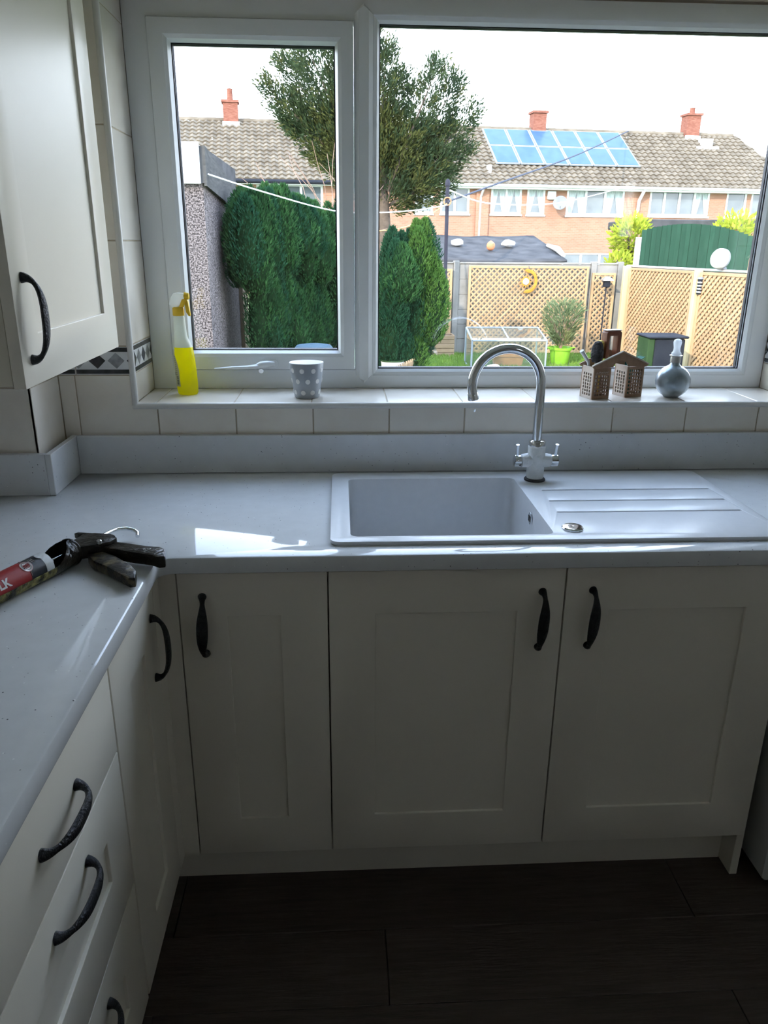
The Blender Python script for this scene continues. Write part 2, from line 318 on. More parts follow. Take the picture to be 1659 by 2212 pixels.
def plate_mesh(name, outer, holes, t, m, fn, bev=0, smooth=True):
    """flat plate with holes; fn(u, v, w) -> world point, w from 0 (front) to t (back)"""
    cu = bpy.data.curves.new(name, 'CURVE'); cu.dimensions = '2D'; cu.fill_mode = 'BOTH'
    cu.extrude = t/2
    for loop in [outer]+list(holes):
        sp = cu.splines.new('POLY'); sp.points.add(len(loop)-1)
        for p, (u, v) in zip(sp.points, loop): p.co = (u, v, 0, 1)
        sp.use_cyclic_u = True
    ob = bpy.data.objects.new(name, cu); COL.objects.link(ob); bpy.context.view_layer.update()
    me = bpy.data.meshes.new_from_object(ob.evaluated_get(bpy.context.evaluated_depsgraph_get()))
    bpy.data.objects.remove(ob); bpy.data.curves.remove(cu)
    for v in me.vertices: v.co = fn(v.co.x, v.co.y, t/2-v.co.z)
    bm = bmesh.new(); bm.from_mesh(me); bmesh.ops.remove_doubles(bm, verts=list(bm.verts), dist=1e-6); bmesh.ops.recalc_face_normals(bm, faces=list(bm.faces))
    if bev:
        ed = [e for e in bm.edges if len(e.link_faces) == 2 and e.calc_face_angle(0) > 1.2]
        bmesh.ops.bevel(bm, geom=ed, offset=bev, segments=2, profile=.5, affect='EDGES', clamp_overlap=True)
    bm.to_mesh(me); bm.free()
    me.materials.clear(); me.materials.append(m); me.name = name
    if smooth:
        for p in me.polygons: p.use_smooth = True
        try: me.set_sharp_from_angle(angle=math.radians(38))
        except Exception: pass
    return me
def plate(name, outer, holes, t, m, fn, parent=None, bev=0): return place(name, plate_mesh(name, outer, holes, t, m, fn, bev), parent)
def text_mesh(txt, size, m, fn, name='lettering', bold=0):
    cu = bpy.data.curves.new(name, 'FONT'); cu.body = txt; cu.size = size; cu.resolution_u = 2; cu.offset = bold
    ob = bpy.data.objects.new(name, cu); COL.objects.link(ob); bpy.context.view_layer.update()
    me = bpy.data.meshes.new_from_object(ob.evaluated_get(bpy.context.evaluated_depsgraph_get()))
    bpy.data.objects.remove(ob); bpy.data.curves.remove(cu)
    bm = bmesh.new(); bm.from_mesh(me); bmesh.ops.triangulate(bm, faces=list(bm.faces)); bmesh.ops.subdivide_edges(bm, edges=[e for e in bm.edges if e.calc_length() > size*.2], cuts=2); bm.to_mesh(me); bm.free()
    for v in me.vertices: v.co = fn(v.co.x, v.co.y)
    me.materials.clear(); me.materials.append(m); me.name = name; return me
def quads_mesh(name, P, m, tri=False):
    """P: (n,4,3) or (n,3,3) array of leaf polygons"""
    n, k, _ = P.shape; me = bpy.data.meshes.new(name); me.vertices.add(n*k); me.vertices.foreach_set('co', P.reshape(-1).astype(np.float32))
    me.loops.add(n*k); me.loops.foreach_set('vertex_index', np.arange(n*k, dtype=np.int32)); me.polygons.add(n)
    me.polygons.foreach_set('loop_start', np.arange(0, n*k, k, dtype=np.int32)); me.polygons.foreach_set('loop_total', np.full(n, k, dtype=np.int32))
    me.update(calc_edges=True); me.validate(); me.materials.append(m); return me
def leaves(P, D, L, Wd, rng):
    """leaf quads at points P growing along D"""
    n = len(P); D = D/np.linalg.norm(D, axis=1, keepdims=True); R = rng.normal(size=(n, 3)); side = np.cross(D, R); side /= np.linalg.norm(side, axis=1, keepdims=True)
    l = (L*rng.uniform(.6, 1.3, n))[:, None]; w = (Wd*rng.uniform(.7, 1.2, n))[:, None]
    return np.stack([P-side*w*.25, P+D*l*.5-side*w*.5, P+D*l, P+D*l*.5+side*w*.5], axis=1)

# ================================================================== THE ROOM
ZW, TW = .9117, .0361                 # worktop top and thickness
XW, YW = -.3326, -.0282               # inner-corner edges of the L-shaped worktop
XL = -.344                            # front plane of the left-hand run
YT = .583                             # face of the wall tiles
ZS = 1.0985                           # window sill
WX0, WX1, WZ1, YF = -.51, 1.302, 2.0964, .809
def F_front(y): return lambda u, v, w: Vector((u, y+w, v))          # plate facing the camera (-y), thickness going +y
def F_side(x): return lambda u, v, w: Vector((x-w, u, v))           # plate facing +x
def F_flat(z): return lambda u, v, w: Vector((u, v, z-w))           # plate facing up

fl = MB().box(-.95, 1.85, -3.1, .60, -.06, -.008).build('floor', M['grout']); S(fl, 'dark wood plank floor')
fl.data.materials[0] = M['floor']
random.seed(3)
pm = {}
row = 0; y = -3.1
while y < .1:
    x = -.95-random.uniform(0, 1.0)
    while x < 1.85:
        a, b = max(x, -.95), min(x+1.22, 1.85); y1 = min(y+.188, .55)
        if b-a > .02:
            me = MB().cbox(-(b-a)/2, (b-a)/2, -(y1-y)/2+.0006, (y1-y)/2-.0006, -.004, .004, .0012).mesh('plank', M['floor'])
            inst('plank', me, fl, ((a+b)/2, (y+y1)/2, -.004))
        x += 1.2215
    y += .188
S(MB().box(-.95, 1.85, -3.1, .87, 2.38, 2.5).build('ceiling', M['ceil']), 'plain pale ceiling')
S(MB().box(-1.08, -.95, -3.1, .87, -.06, 2.5).build('wall_left', M['paint']), 'left kitchen wall behind the wall cabinet')
VY0, VY1, VZ0, VZ1 = -2.25, -1.85, 1.50, 1.95     # unseen window added in the right-hand wall to brighten the room
S(MB().box(1.85, 1.98, VY1, .87, -.06, 2.5).box(1.85, 1.98, -3.1, VY0, -.06, 2.5).box(1.85, 1.98, VY0, VY1, VZ1, 2.5).box(1.85, 1.98, VY0, VY1, -.06, VZ0).build('wall_right', M['paint']), 'right kitchen wall out of view')
w2 = plate('added_fill_window', rrect(VY0, VY1, VZ0, VZ1), [rrect(VY0+.06, VY1-.06, VZ0+.06, VZ1-.06)[::-1]], .06, M['upvc'], lambda u, v, w: Vector((1.89+w, u, v))); S(w2, 'small white window added out of view in the right-hand wall for fill light')
MB().box(1.915, 1.921, VY0+.065, VY1-.065, VZ0+.065, VZ1-.065).build('pane', M['glass'], w2)
S(MB().box(-1.08, 1.98, -3.22, -3.1, -.06, 2.5).build('wall_front', M['paint']), 'kitchen wall behind the viewer')
RG = .0016                             # grout recess behind the tile faces
wb = MB().box(-.95, 1.85, YT+RG, .87, -.06, ZS-RG).box(-.95, 1.85, YT+RG, .87, WZ1+.006, 2.38)
wb.box(-.95, WX0-RG, YT+RG, .87, ZS-RG, WZ1+.006).box(WX1+RG, 1.85, YT+RG, .87, ZS-RG, WZ1+.006)
wall_back = S(wb.build('wall_back', M['grout']), 'beige tiled wall around the window')
PX, PY = -.70, .398                    # boxed pier in the corner: side and front tile faces
pier = S(MB().box(-.95, PX-RG, PY+RG, YT+RG, ZW, 2.38).build('wall_pier', M['grout']), 'tiled boxed-in pier in the left corner')

_tm = {}
def tile(parent, x0, x1, y0, y1, z0, z1, name='tile', m='tile'):
    k = (round(x1-x0, 4), round(y1-y0, 4), round(z1-z0, 4), m)
    if k not in _tm: _tm[k] = MB().cbox(-k[0]/2, k[0]/2, -k[1]/2, k[1]/2, -k[2]/2, k[2]/2, min(.0012, min(k[:3])*.3)).mesh(name, M[m])
    return inst(name, _tm[k], parent, ((x0+x1)/2, (y0+y1)/2, (z0+z1)/2))
G = .0016
JX = [-.658+.2047*i for i in range(-1, 13)]
HUP = ZW+.1045
for i in range(len(JX)-1):             # row below the sill; the tile at the window corner is cut to an L
    a, b = max(JX[i]+G, PX+.001), min(JX[i+1]-G, 1.85)
    if b-a < .01: continue
    if a < WX0 < b:
        plate('tile', [(a, HUP-.02), (b, HUP-.02), (b, ZS-.012), (WX0-.004, ZS-.012), (WX0-.004, 1.172), (a, 1.172)], [], .0085, M['tile'], F_front(YT), wall_back, .001)
    else: tile(wall_back, a, b, YT, YT+.0085, HUP-.02, 1.172 if b < WX0 else ZS-.012)
ROWS = [(1.2495, 1.5025), (1.5055, 1.7595), (1.7625, 2.0165), (2.0195, 2.2735)]
def clip1(poly, lo, hi):
    for lim, sg in ((lo, 1), (hi, -1)):
        out = []
        for i in range(len(poly)):
            p, q = poly[i-1], poly[i]; ip, iq = sg*(p[0]-lim) >= 0, sg*(q[0]-lim) >= 0
            if ip != iq: t = (lim-p[0])/(q[0]-p[0]); out.append((lim, p[1]+t*(q[1]-p[1])))
            if iq: out.append(q)
        poly = out
        if len(poly) < 3: return None
    return poly
def border_tile(parent, axis, a0, a1, face, out, first=None):
    """white border tile with black strips and marble diamonds; axis 'x' or 'y', face = plane, out = direction of the room"""
    z0, z1 = 1.1755, 1.2465; th = .0085
    def bx(mb, a, b, zz0, zz1, d0, d1):
        lo, hi = sorted((face+out*d0, face+out*d1))
        return mb.box(a, b, lo, hi, zz0, zz1) if axis == 'x' else mb.box(lo, hi, a, b, zz0, zz1)
    t = bx(MB(), a0, a1, z0, z1, -th, 0).build('border_tile', M['border'], parent)
    n = max(1, round((a1-a0)/.052)); w = (a1-a0)/n
    for zz0, zz1 in ((z0+.002, z0+.013), (z1-.013, z1-.002)):
        m = max(1, round((a1-a0)/.105))
        for k in range(m): bx(MB(), a0+(a1-a0)*k/m+.001, a0+(a1-a0)*(k+1)/m-.001, zz0, zz1, -.001, .0006).build('black_strip', M['borderdark'], t)
    zc = (z0+z1)/2; w = .0485; c0 = a0+w*.5 if first is None else first
    for k in range(-4, 8):
        c = c0+w*k; hw, hh = .0215, .0205
        pts = clip1([(c-hw, zc), (c, zc-hh), (c+hw, zc), (c, zc+hh)], a0+.0005, a1-.0005)
        if not pts: continue
        fn = (lambda u, v, d: Vector((u, face+out*d, v))) if axis == 'x' else (lambda u, v, d: Vector((face+out*d, u, v)))
        MB().prism(pts, fn, -.001, .0006).build('diamond_inlay', M['borderdark' if k % 2 == 0 else 'bordergrey'], t)
# column of tiles left of the window, and right of it
for x0, x1 in ((PX+.001, JX[1]-G), (JX[1]+G, WX0-.004)):
    for z0, z1 in ROWS: tile(wall_back, x0, x1, YT, YT+.0085, z0, min(z1, 2.375))
border_tile(wall_back, 'x', PX+.001, -.654, YT, -1, -.699)
border_tile(wall_back, 'x', -.652, WX0-.004, YT, -1, -.596)
border_tile(wall_back, 'x', WX1+.004, WX1+.21, YT, -1)
for x0, x1 in ((WX1+.004, 1.39), (1.393, 1.595)):
    tile(wall_back, x0, x1, YT, YT+.0085, ZS-.009, 1.172)
    for z0, z1 in ROWS: tile(wall_back, x0, x1, YT, YT+.0085, z0, min(z1, 2.375))
# reveals and sill
for xa, xb, face, out in ((WX0-.0085, WX0, WX0, 1), (WX1, WX1+.0085, WX1, -1)):
    tile(wall_back, xa, xb, YT+.008, YF, ZS, 1.172)
    for z0, z1 in ROWS[:3]: tile(wall_back, xa, xb, YT+.008, YF, z0, min(z1, WZ1))
    tile(wall_back, xa, xb, YT+.008, YF, ROWS[3][0], WZ1)
    border_tile(wall_back, 'y', YT+.012, YF-.002, face, out)
SJ = [WX0+.0005]+[-.459+.2052*i for i in range(0, 9)]+[WX1-.0005]
for a, b in zip(SJ[:-1], SJ[1:]): tile(wall_back, a+G*.8, b-G*.8, YT+.008, YF+.04, ZS-.0085, ZS)
# pier tiles
for x0, x1 in ((-.95, -.905), (-.902, -.7015)):
    tile(pier, x0, x1, PY, PY+.0085, HUP-.02, 1.172); 
    for z0, z1 in ROWS: tile(pier, x0, x1, PY, PY+.0085, z0, min(z1, 2.375))
tile(pier, PX-.0085, PX, PY, YT-.002, HUP-.02, 1.172)
for z0, z1 in ROWS: tile(pier, PX-.0085, PX, PY, YT-.002, z0, min(z1, 2.375))
border_tile(pier, 'y', PY+.003, YT-.002, PX, 1); border_tile(pier, 'x', -.95, -.7045, PY, -1)
# plastic tile trim round the window opening
def quarter(pts, r=.009): return MB().tube(pts, r, 10)
S(quarter([(WX0-.001, YT+.006, ZS-.006), (WX0-.001, YT+.006, 2.30)]).build('trim_1', M['trimw'], smooth=True), 'pale plastic tile trim up the left side of the window')
S(quarter([(WX0-.006, YT+.006, ZS-.0075), (WX1+.006, YT+.006, ZS-.0075)]).build('trim_2', M['trimw'], smooth=True), 'pale plastic tile trim along the front of the sill')
S(quarter([(WX1+.001, YT+.006, ZS-.006), (WX1+.001, YT+.006, 2.30)]).build('trim_3', M['trimw'], smooth=True), 'pale plastic tile trim up the right side of the window')

# ------------------------------------------------------------------ window
win = bpy.data.objects.new('window_1', None); COL.objects.link(win); win.location = ((WX0+WX1)/2, YF, ZS); S(win, 'white plastic-framed window over the sink')
H1 = (-.449, .074, 1.153, 2.037); H2 = (.126, 1.249, 1.137, 2.051)
plate('outer_frame', rrect(WX0, WX1, ZS, WZ1), [rrect(*H1)[::-1], rrect(*H2)[::-1]], .062, M['upvc'], F_front(YF), win, .003)
def bead(name, o, i, y0, y1, parent, m='upvc'):
    """four mitred sloping strips from outer rectangle o at y0 to inner rectangle i at y1"""
    mb = MB(); R = lambda q, y: [(q[0], y, q[2]), (q[1], y, q[2]), (q[1], y, q[3]), (q[0], y, q[3])]
    mid = tuple(b+(a-b)*.45 for a, b in zip(o, i))
    mb.loft([R(o, y0), R(mid, y0+.004), R(i, y1-.004), R(i, y1+.02), R(o, y1+.02)], False, False)
    k = len(mb.v); mb.f += [[k-4+q, k-4+(q+1) % 4, (q+1) % 4, q] for q in range(4)]
    return mb.build(name, M[m], parent)
GL1 = (-.3934, .0251, 1.2071, 1.9826); GL2 = (.1405, 1.2334, 1.153, 2.0354)
bead('glazing_bead', H2, GL2, YF+.002, .827, win)
gk = lambda r, e: (r[0]+e, r[1]-e, r[2]+e, r[3]-e)
plate('gasket', rrect(*gk(GL2, -.004)), [rrect(*gk(GL2, .0028))[::-1]], .004, M['gasket'], F_front(.8265), win)
MB().box(GL2[0]-.003, GL2[1]+.003, .832, .836, GL2[2]-.003, GL2[3]+.003).build('pane', M['glass'], win)
plate('spacer_bar', rrect(*gk(GL2, -.003)), [rrect(*gk(GL2, .0035))[::-1]], .012, M['gasket'], F_front(.838), win)
MB().box(GL2[0]-.003, GL2[1]+.003, .852, .856, GL2[2]-.003, GL2[3]+.003).build('pane', M['glass'], win)
# opening casement
SH = (-.447, .072, 1.1555, 2.0345); SI = (-.409, .041, 1.191, 1.998)
sash = plate('casement', rrect(*SH, .002, 2), [rrect(*SI)[::-1]], .056, M['upvc'], F_front(YF-.009), win, .003)
bead('glazing_bead', SI, GL1, YF-.007, .824, sash)
plate('gasket', rrect(*gk(GL1, -.004)), [rrect(*gk(GL1, .0028))[::-1]], .004, M['gasket'], F_front(.8235), sash)
MB().box(GL1[0]-.003, GL1[1]+.003, .829, .833, GL1[2]-.003, GL1[3]+.003).build('pane', M['glass'], sash)
plate('spacer_bar', rrect(*gk(GL1, -.003)), [rrect(*gk(GL1, .0035))[::-1]], .012, M['gasket'], F_front(.835), sash)
MB().box(GL1[0]-.003, GL1[1]+.003, .849, .853, GL1[2]-.003, GL1[3]+.003).build('pane', M['glass'], sash)
# mullion cover with pointed foot
mu = MB(); a, b, c = .0745, .1245, .0995
def mring(x, dz): return x
secs = [(a, 0), (a+.012, -.009), (b-.012, -.009), (b, 0)]
mu.add([(a, YF+.001, 1.139), (a+.012, YF-.0085, 1.130), (b-.012, YF-.0085, 1.130), (b, YF+.001, 1.139), (c, YF+.001, 1.1135), (c, YF-.0085, 1.122),
        (a, YF+.001, 2.052), (a+.012, YF-.0085, 2.060), (b-.012, YF-.0085, 2.060), (b, YF+.001, 2.052), (c, YF+.001, 2.078), (c, YF-.0085, 2.069)],
       [(0, 1, 7, 6), (1, 5, 2, 8, 11, 7), (2, 3, 9, 8), (0, 4, 5, 1), (4, 3, 2, 5), (6, 7, 11, 10), (10, 11, 8, 9), (0, 6, 10, 9, 3, 4)])
mu.build('mullion', M['upvc'], win)
# cockspur handle of the casement
hd = plate('window_handle', rrect(-.203, -.148, 1.1605, 1.182, .009), [], .006, M['upvc'], F_front(.7945), sash, .0015)
MB().tube([(-.16, .795, 1.1715), (-.178, .788, 1.172), (-.198, .778, 1.170), (-.212, .776, 1.166)], [.007, .0095, .0105, .007], 14).build('lever_boss', M['upvc'], hd, True)
MB().tube([(-.205, .777, 1.168), (-.235, .772, 1.1665), (-.275, .770, 1.1655), (-.328, .772, 1.1615)], [.006, .0042, .0035, .002], 10, ell=1.8).build('lever', M['upvc'], hd, True)
MB().tube([(-.196, .770, 1.155), (-.196, .776, 1.157)], .007, 12).build('lock_button', M['chrome'], hd, True)

# ------------------------------------------------------------------ worktop, upstands
SK = (.006, .992, .025, .528)          # sink outline x0 x1 y0 y1
BW = (.048, .484, .056, .472)          # bowl
XR = 1.845
arc = []
rr = .028                               # small radius at the inside corner of the L
for i in range(7):
    t = math.radians(180-90*i/6); arc.append((XW+rr+rr*math.cos(t), YW-rr+rr*math.sin(t)))
wt_out = [(-.945, -1.75), (XW, -1.75)]+arc+[(XR, YW), (XR, YT-.001), (-.693, YT-.001), (-.693, PY-.002), (-.945, PY-.002)]
wt = plate('worktop', wt_out, [rrect(SK[0]+.012, SK[1]-.012, SK[2]+.012, SK[3]-.012, .01)[::-1]], TW, M['worktop'], F_flat(ZW), None, .005)
T(wt, 'grey speckled L-shaped stone worktop running round the corner', 'worktop')
UT = .0155
T(MB().cbox(-.6835+UT+.0005, XR, YT-.0165, YT-.001, ZW+.0004, HUP, .0015).build('upstand', M['worktop']), 'long grey stone upstand along the wall behind the sink', 'upstand', 'worktop upstands')
T(MB().cbox(-.6835, -.6835+UT, PY-.0185, YT-.001, ZW+.0004, HUP, .0015).build('upstand', M['worktop']), 'short grey stone upstand on the side of the corner pier', 'upstand', 'worktop upstands')
T(MB().cbox(-.945, -.6840, PY-.0185, PY-.003, ZW+.0004, HUP, .0015).build('upstand', M['worktop']), 'grey stone upstand across the front of the corner pier', 'upstand', 'worktop upstands')

# ------------------------------------------------------------------ handles and doors
def handle_mesh():
    """bow handle, vertical along local z, mounted on the plane y=0 and reaching towards -y"""
    mb = MB(); L = .131; N = 36; pts = []; ra = []; el = []
    for i in range(N+1):
        a = PI*i/N; cz, sn = math.cos(a), math.sin(a)
        z = L/2*math.copysign(abs(cz)**.80, cz); out = .0005+.0295*sn**.82
        pts.append(Vector((.0025*math.sin(2*a), -out, z)))
        bell = max(0, math.sin(a))**2.6
        end = max(0, 1-min(i, N-i)/7.0)**1.3
        ra.append(.0034+.0022*bell+.0056*end); el.append(1.0+1.15*bell*(1-end))
    mb.tube(pts, ra, 14, True, el, up=(0, 0, 1))
    return mb.mesh('handle', M['iron'], True)
HM = handle_mesh()
def shaker(name, u0, u1, v0, v1, fn, parent, rail=.098, th=.020):
    d = plate(name, rrect(u0, u1, v0, v1), [rrect(u0+rail, u1-rail, v0+rail, v1-rail)[::-1]], th, M['cream'], fn, parent, .0014)
    pts = [fn(u, v, w) for w in (.0065, .0145) for u, v in ((u0+rail-.004, v0+rail-.004), (u1-rail+.004, v0+rail-.004), (u1-rail+.004, v1-rail+.004), (u0+rail-.004, v1-rail+.004))]
    MB().add(pts, [(0, 1, 2, 3), (4, 5, 6, 7), (0, 1, 5, 4), (1, 2, 6, 5), (2, 3, 7, 6), (3, 0, 4, 7)]).build('door_panel', M['cream'], d)
    return d
def front_handle(door, x, z): return inst('handle', HM, door, (x, 0, z))
def carcass(parent, x0, x1, y0, y1, z0=.15, z1=.8745, open_top=False):
    t = .016; mb = MB().box(x0, x0+t, y0, y1, z0, z1).box(x1-t, x1, y0, y1, z0, z1).box(x0+t, x1-t, y0, y1, z0, z0+t).box(x0+t, x1-t, y1-t, y1, z0+t, z1)
    return mb.build('carcass', M['cream_in'], parent)
ZD0, ZD1, DG = .1505, .8650, .0016
cA = thing('base_cabinet', (-.155, .02, 0), 'narrow cream corner base cabinet with a single door left of the sink cabinet', 'cabinet', 'base cabinets under the window')
carcass(cA, -.3085, -.0008, .0205, .555)
dA = shaker('door', -.3085+DG, -DG, ZD0, ZD1, F_front(0), cA); front_handle(dA, -.258, .7475)
MB().box(XL-.0015, -.3095, -.0005, .0185, ZD0-.001, .8745).build('corner_post', M['cream'], cA)
MB().box(XL-.0195, XL-.0005, -.0495, -.001, ZD0-.001, .8745).build('corner_filler', M['cream'], cA)
cB = thing('base_cabinet', (.25, .02, 0), 'cream base cabinet directly under the sink bowl', 'cabinet', 'base cabinets under the window')
MB().box(.0008, .0168, .0205, .555, .15, .8745).box(.4836, .4992, .0205, .555, .15, .8745).box(.0168, .4836, .0205, .555, .15, .166).build('carcass', M['cream_in'], cB)
dB = shaker('door', DG, .5-DG, ZD0, ZD1, F_front(0), cB); front_handle(dB, .451, .747)
cC = thing('base_cabinet', (.75, .02, 0), 'cream base cabinet under the draining board at the right', 'cabinet', 'base cabinets under the window')
carcass(cC, .5008, .9992, .0205, .555)
dC = shaker('door', .5+DG, 1.0-DG, ZD0, ZD1, F_front(0), cC); front_handle(dC, .559, .7485)
T(MB().cbox(1.0004, 1.0200, .030, .575, 0.0003, .8745, .0012).build('end_panel', M['cream']), 'cream end panel reaching the floor right of the last cabinet', 'panel')
T(MB().cbox(-.40, .9995, .0874, .1024, .0003, .149, .001).build('plinth', M['cream']), 'long cream plinth board under the window cabinets', 'plinth')
T(MB().cbox(-.4160, -.4010, -1.72, .0874, .0003, .149, .001).build('plinth', M['cream']), 'cream plinth board under the left-hand drawers', 'plinth')
# left-hand run
Fs = F_side(XL)
side_rot = (0, 0, PI/2)
cD = thing('base_cabinet', (-.60, -.2, 0), 'cream left-run cabinet with a narrow door next to the drawers', 'cabinet', 'left-hand run of units')
MB().box(-.93, XL-.0205, -.3535, -.3375, .15, .8745).box(-.93, XL-.0205, -.066, -.0505, .15, .8745).box(-.93, XL-.0205, -.3375, -.066, .15, .166).build('carcass', M['cream_in'], cD)
dD = shaker('door', -.3540+DG, -.0510, ZD0, ZD1, Fs, cD)
h = inst('handle', HM, dD, (XL, -.0895, .7455), side_rot)
cE = thing('drawer_unit', (-.60, -.605, 0), 'cream drawer unit with three drawers and iron handles on the left', 'drawers')
MB().box(-.93, XL-.0205, -.8565, -.8405, .15, .8745).box(-.93, XL-.0205, -.3705, -.3545, .15, .8745).box(-.93, XL-.0205, -.8405, -.3705, .15, .166).build('carcass', M['cream_in'], cE)
e0 = plate('drawer', rrect(-.8575+DG, -.3595, .7075, .8650), [], .020, M['cream'], Fs, cE, .0014)
e1 = shaker('drawer', -.8575+DG, -.3595, .4300, .7045, Fs, cE)
e2 = shaker('drawer', -.8575+DG, -.3595, .1505, .4270, Fs, cE)
for dr, z in ((e0, .787), (e1, .6525), (e2, .3705)):
    o = inst('handle', HM, dr, (XL, -.609, z)); o.rotation_euler = (Matrix.Rotation(PI/2, 3, 'Z') @ Matrix.Rotation(PI/2, 3, 'Y')).to_euler()
cF = thing('base_cabinet', (-.60, -1.2, 0), 'cream cabinet beyond the drawers at the near end of the left run', 'cabinet', 'left-hand run of units')
MB().box(-.93, XL-.0205, -1.72, -1.70, .15, .8745).box(-.93, XL-.0205, -.8750, -.8580, .15, .8745).box(-.93, XL-.0205, -1.70, -.875, .15, .166).build('carcass', M['cream_in'], cF)
shaker('door', -1.72, -.8575-DG, ZD0, ZD1, Fs, cF)
# wall cabinet
WCX, WCY0, WCY1, WCZ0, WCZ1 = -.480, -.173, .380, 1.272, 2.17
wc = thing('wall_cabinet', (-.70, .10, WCZ0), 'cream wall cabinet with a bow handle hanging left of the window', 'cabinet')
MB().cbox(-.945, WCX-.0205, WCY0+.002, WCY1-.002, WCZ0+.004, WCZ1, .001).build('carcass', M['cream_in'], wc)
wd = shaker('door', WCY0, WCY1, WCZ0, WCZ1, F_side(WCX), wc, rail=.082); inst('handle', HM, wd, (WCX, -.131, 1.380), side_rot)
# appliance at the far right
ap = thing('washing_machine', (1.36, .27, 0), 'white appliance standing past the end panel at the right edge', 'appliance')
MB().cbox(1.064, 1.66, -.012, .54, .012, .85, .008).build('body', M['appl'], ap)
MB().cbox(1.070, 1.654, -.022, -.0125, .74, .845, .004).build('control_panel', M['appl'], ap)
MB().lathe([(.15, 0), (.17, .004), (.17, .02), (.145, .03), (.12, .02), (0, .018)], (1.36, -.0125, .45), 40, M4=Matrix.Rotation(PI/2, 4, 'X')).build('porthole_door', M['chrome'], ap, True)
for x in (1.10, 1.62):
    for y in (.03, .50): MB().lathe([(.02, .0), (.02, .012)], (x, y, .0003), 14).build('foot', M['bin'], ap)

# ------------------------------------------------------------------ sink
sk = thing('sink', (.5, .27, ZW), 'white composite inset sink with ribbed draining board', 'sink')
ZK = ZW+.0085
slots = []
for (xa, xb, yy) in ((.533, .965, .363), (.529, .965, .278), (.526, .965, .196)): slots.append(rrect(xa, xb, yy-.0045, yy+.0045, .0044, 4)[::-1])
plate('rim', rrect(*SK, .022, 6), [rrect(*BW, .018, 6)[::-1]]+slots, .0085, M['sink'], F_flat(ZK), sk, .0028)
for (xa, xb, yy) in ((.533, .965, .363), (.529, .965, .278), (.526, .965, .196)): MB().box(xa+.0005, xb-.0005, yy-.0045, yy+.0045, ZK-.0078, ZK-.0045).build('drain_groove', M['sink'], sk)
rings = []
for dz, ins, r in ((.0, .0, .018), (-.01, .001, .019), (-.10, .004, .022), (-.165, .007, .026), (-.182, .014, .03), (-.190, .030, .035)):
    rings.append([(u, v, ZK-.001+dz) for u, v in rrect(BW[0]+ins, BW[1]-ins, BW[2]+ins, BW[3]-ins, r, 6)])
orings = [[(u, v, z) for u, v in rrect(BW[0]-.008+i_, BW[1]+.008-i_, BW[2]-.008+i_, BW[3]+.008-i_, .026, 6)] for z, i_ in ((ZK-.198, .02), (ZK-.18, .0), (ZK-.0088, .0))]
bowl = MB().loft(rings, False, True); bowl.loft(orings, True, False); bowl.build('bowl', M['sink'], sk, True)
MB().lathe([(.044, 0), (.044, .002), (.030, .003), (.026, .0), (0, -.001)], (.266, .30, ZK-.1905), 30).build('plug_waste', M['chrome'], sk, True)
ov = MB().lathe([(.0145, 0), (.0145, .002), (.010, .003), (0, .003)], (.4805, .253, .885), 24, M4=Matrix.Rotation(-PI/2, 4, 'Y')).build('overflow', M['chrome'], sk, True)
for k in (-1, 0, 1): MB().cbox(.4765, .4772, .253+k*.006-.0018, .253+k*.006+.0018, .878, .892, .0003).build('overflow_slot', M['chromedark'], ov)
MB().lathe([(.0235, 0), (.0235, .003), (.021, .0055), (.008, .006), (0, .0055)], (.531, .088, ZK), 32).build('pop_up_knob', M['chrome'], sk, True)

# ------------------------------------------------------------------ tap
TX, TY = .536, .452
tp = thing('mixer_tap', (TX, TY, ZK), 'chrome swan-neck kitchen mixer tap with white film on its body', 'tap')
MB().lathe([(.0275, 0), (.0275, .004), (.024, .007)], (TX, TY, ZK+.0002), 30).build('base_ring', M['chromedark'], tp, True)
MB().lathe([(.0215, .006), (.0225, .02), (.0215, .055), (.0225, .09), (.021, .093)], (TX, TY, ZK), 24).build('body', M['film'], tp, True)
MB().tube([(TX-.038, TY, .973), (TX-.02, TY, .974), (TX+.02, TY, .974), (TX+.038, TY, .973)], [.0165, .0185, .0185, .0165], 20).build('cross_body', M['film'], tp, True)
MB().lathe([(.0215, .093), (.0215, .103), (.0185, .107), (.0135, .108)], (TX, TY, ZK), 26).build('collar', M['chrome'], tp, True)
for s_ in (-1, 1):
    hd = MB().tube([(TX+s_*.037, TY, .973), (TX+s_*.042, TY, .973), (TX+s_*.056, TY, .973), (TX+s_*.058, TY, .973)], [.0125, .0155, .0155, .012], 22).build('valve_handle', M['chrome'], tp, True)
    MB().tube([(TX+s_*.050, TY-.002, .984), (TX+s_*.0505, TY-.003, 1.002), (TX+s_*.0515, TY-.006, 1.0165)], [.0042, .0040, .0046], 12).build('lever', M['chrome'], hd, True)
sp = []; RC = .089; cxs = TX-.002-RC; tilt = .10
for i in range(6): sp.append((TX-.002, TY, 1.015+.157*i/5))
for i in range(1, 29):
    a = PI*1.075*i/28; sp.append((cxs+RC*math.cos(a), TY-.02*(1-math.cos(a))/2, 1.172+RC*math.sin(a)))
MB().tube(sp, .0122, 18, up=(0, 1, 0)).build('spout', M['chrome'], tp, True)
e = Vector(sp[-1]); dr = (Vector(sp[-1])-Vector(sp[-2])).normalized()
MB().tube([e-dr*.002, e+dr*.001, e+dr*.014, e+dr*.0155], [.0125, .0138, .0138, .0125], 20).build('aerator', M['chrome'], tp, True)
dp = e+dr*.0155+Vector((.004, 0, -.029))
T(MB().tube([dp+Vector((.0022, 0, .006)), dp+Vector((.0012, 0, .003)), dp, dp-Vector((.001, 0, .002))], [.0006, .0018, .0022, .0009], 10).build('water_drop', M['frosted'], smooth=True), 'single water drop falling from the tap spout', 'water drop')

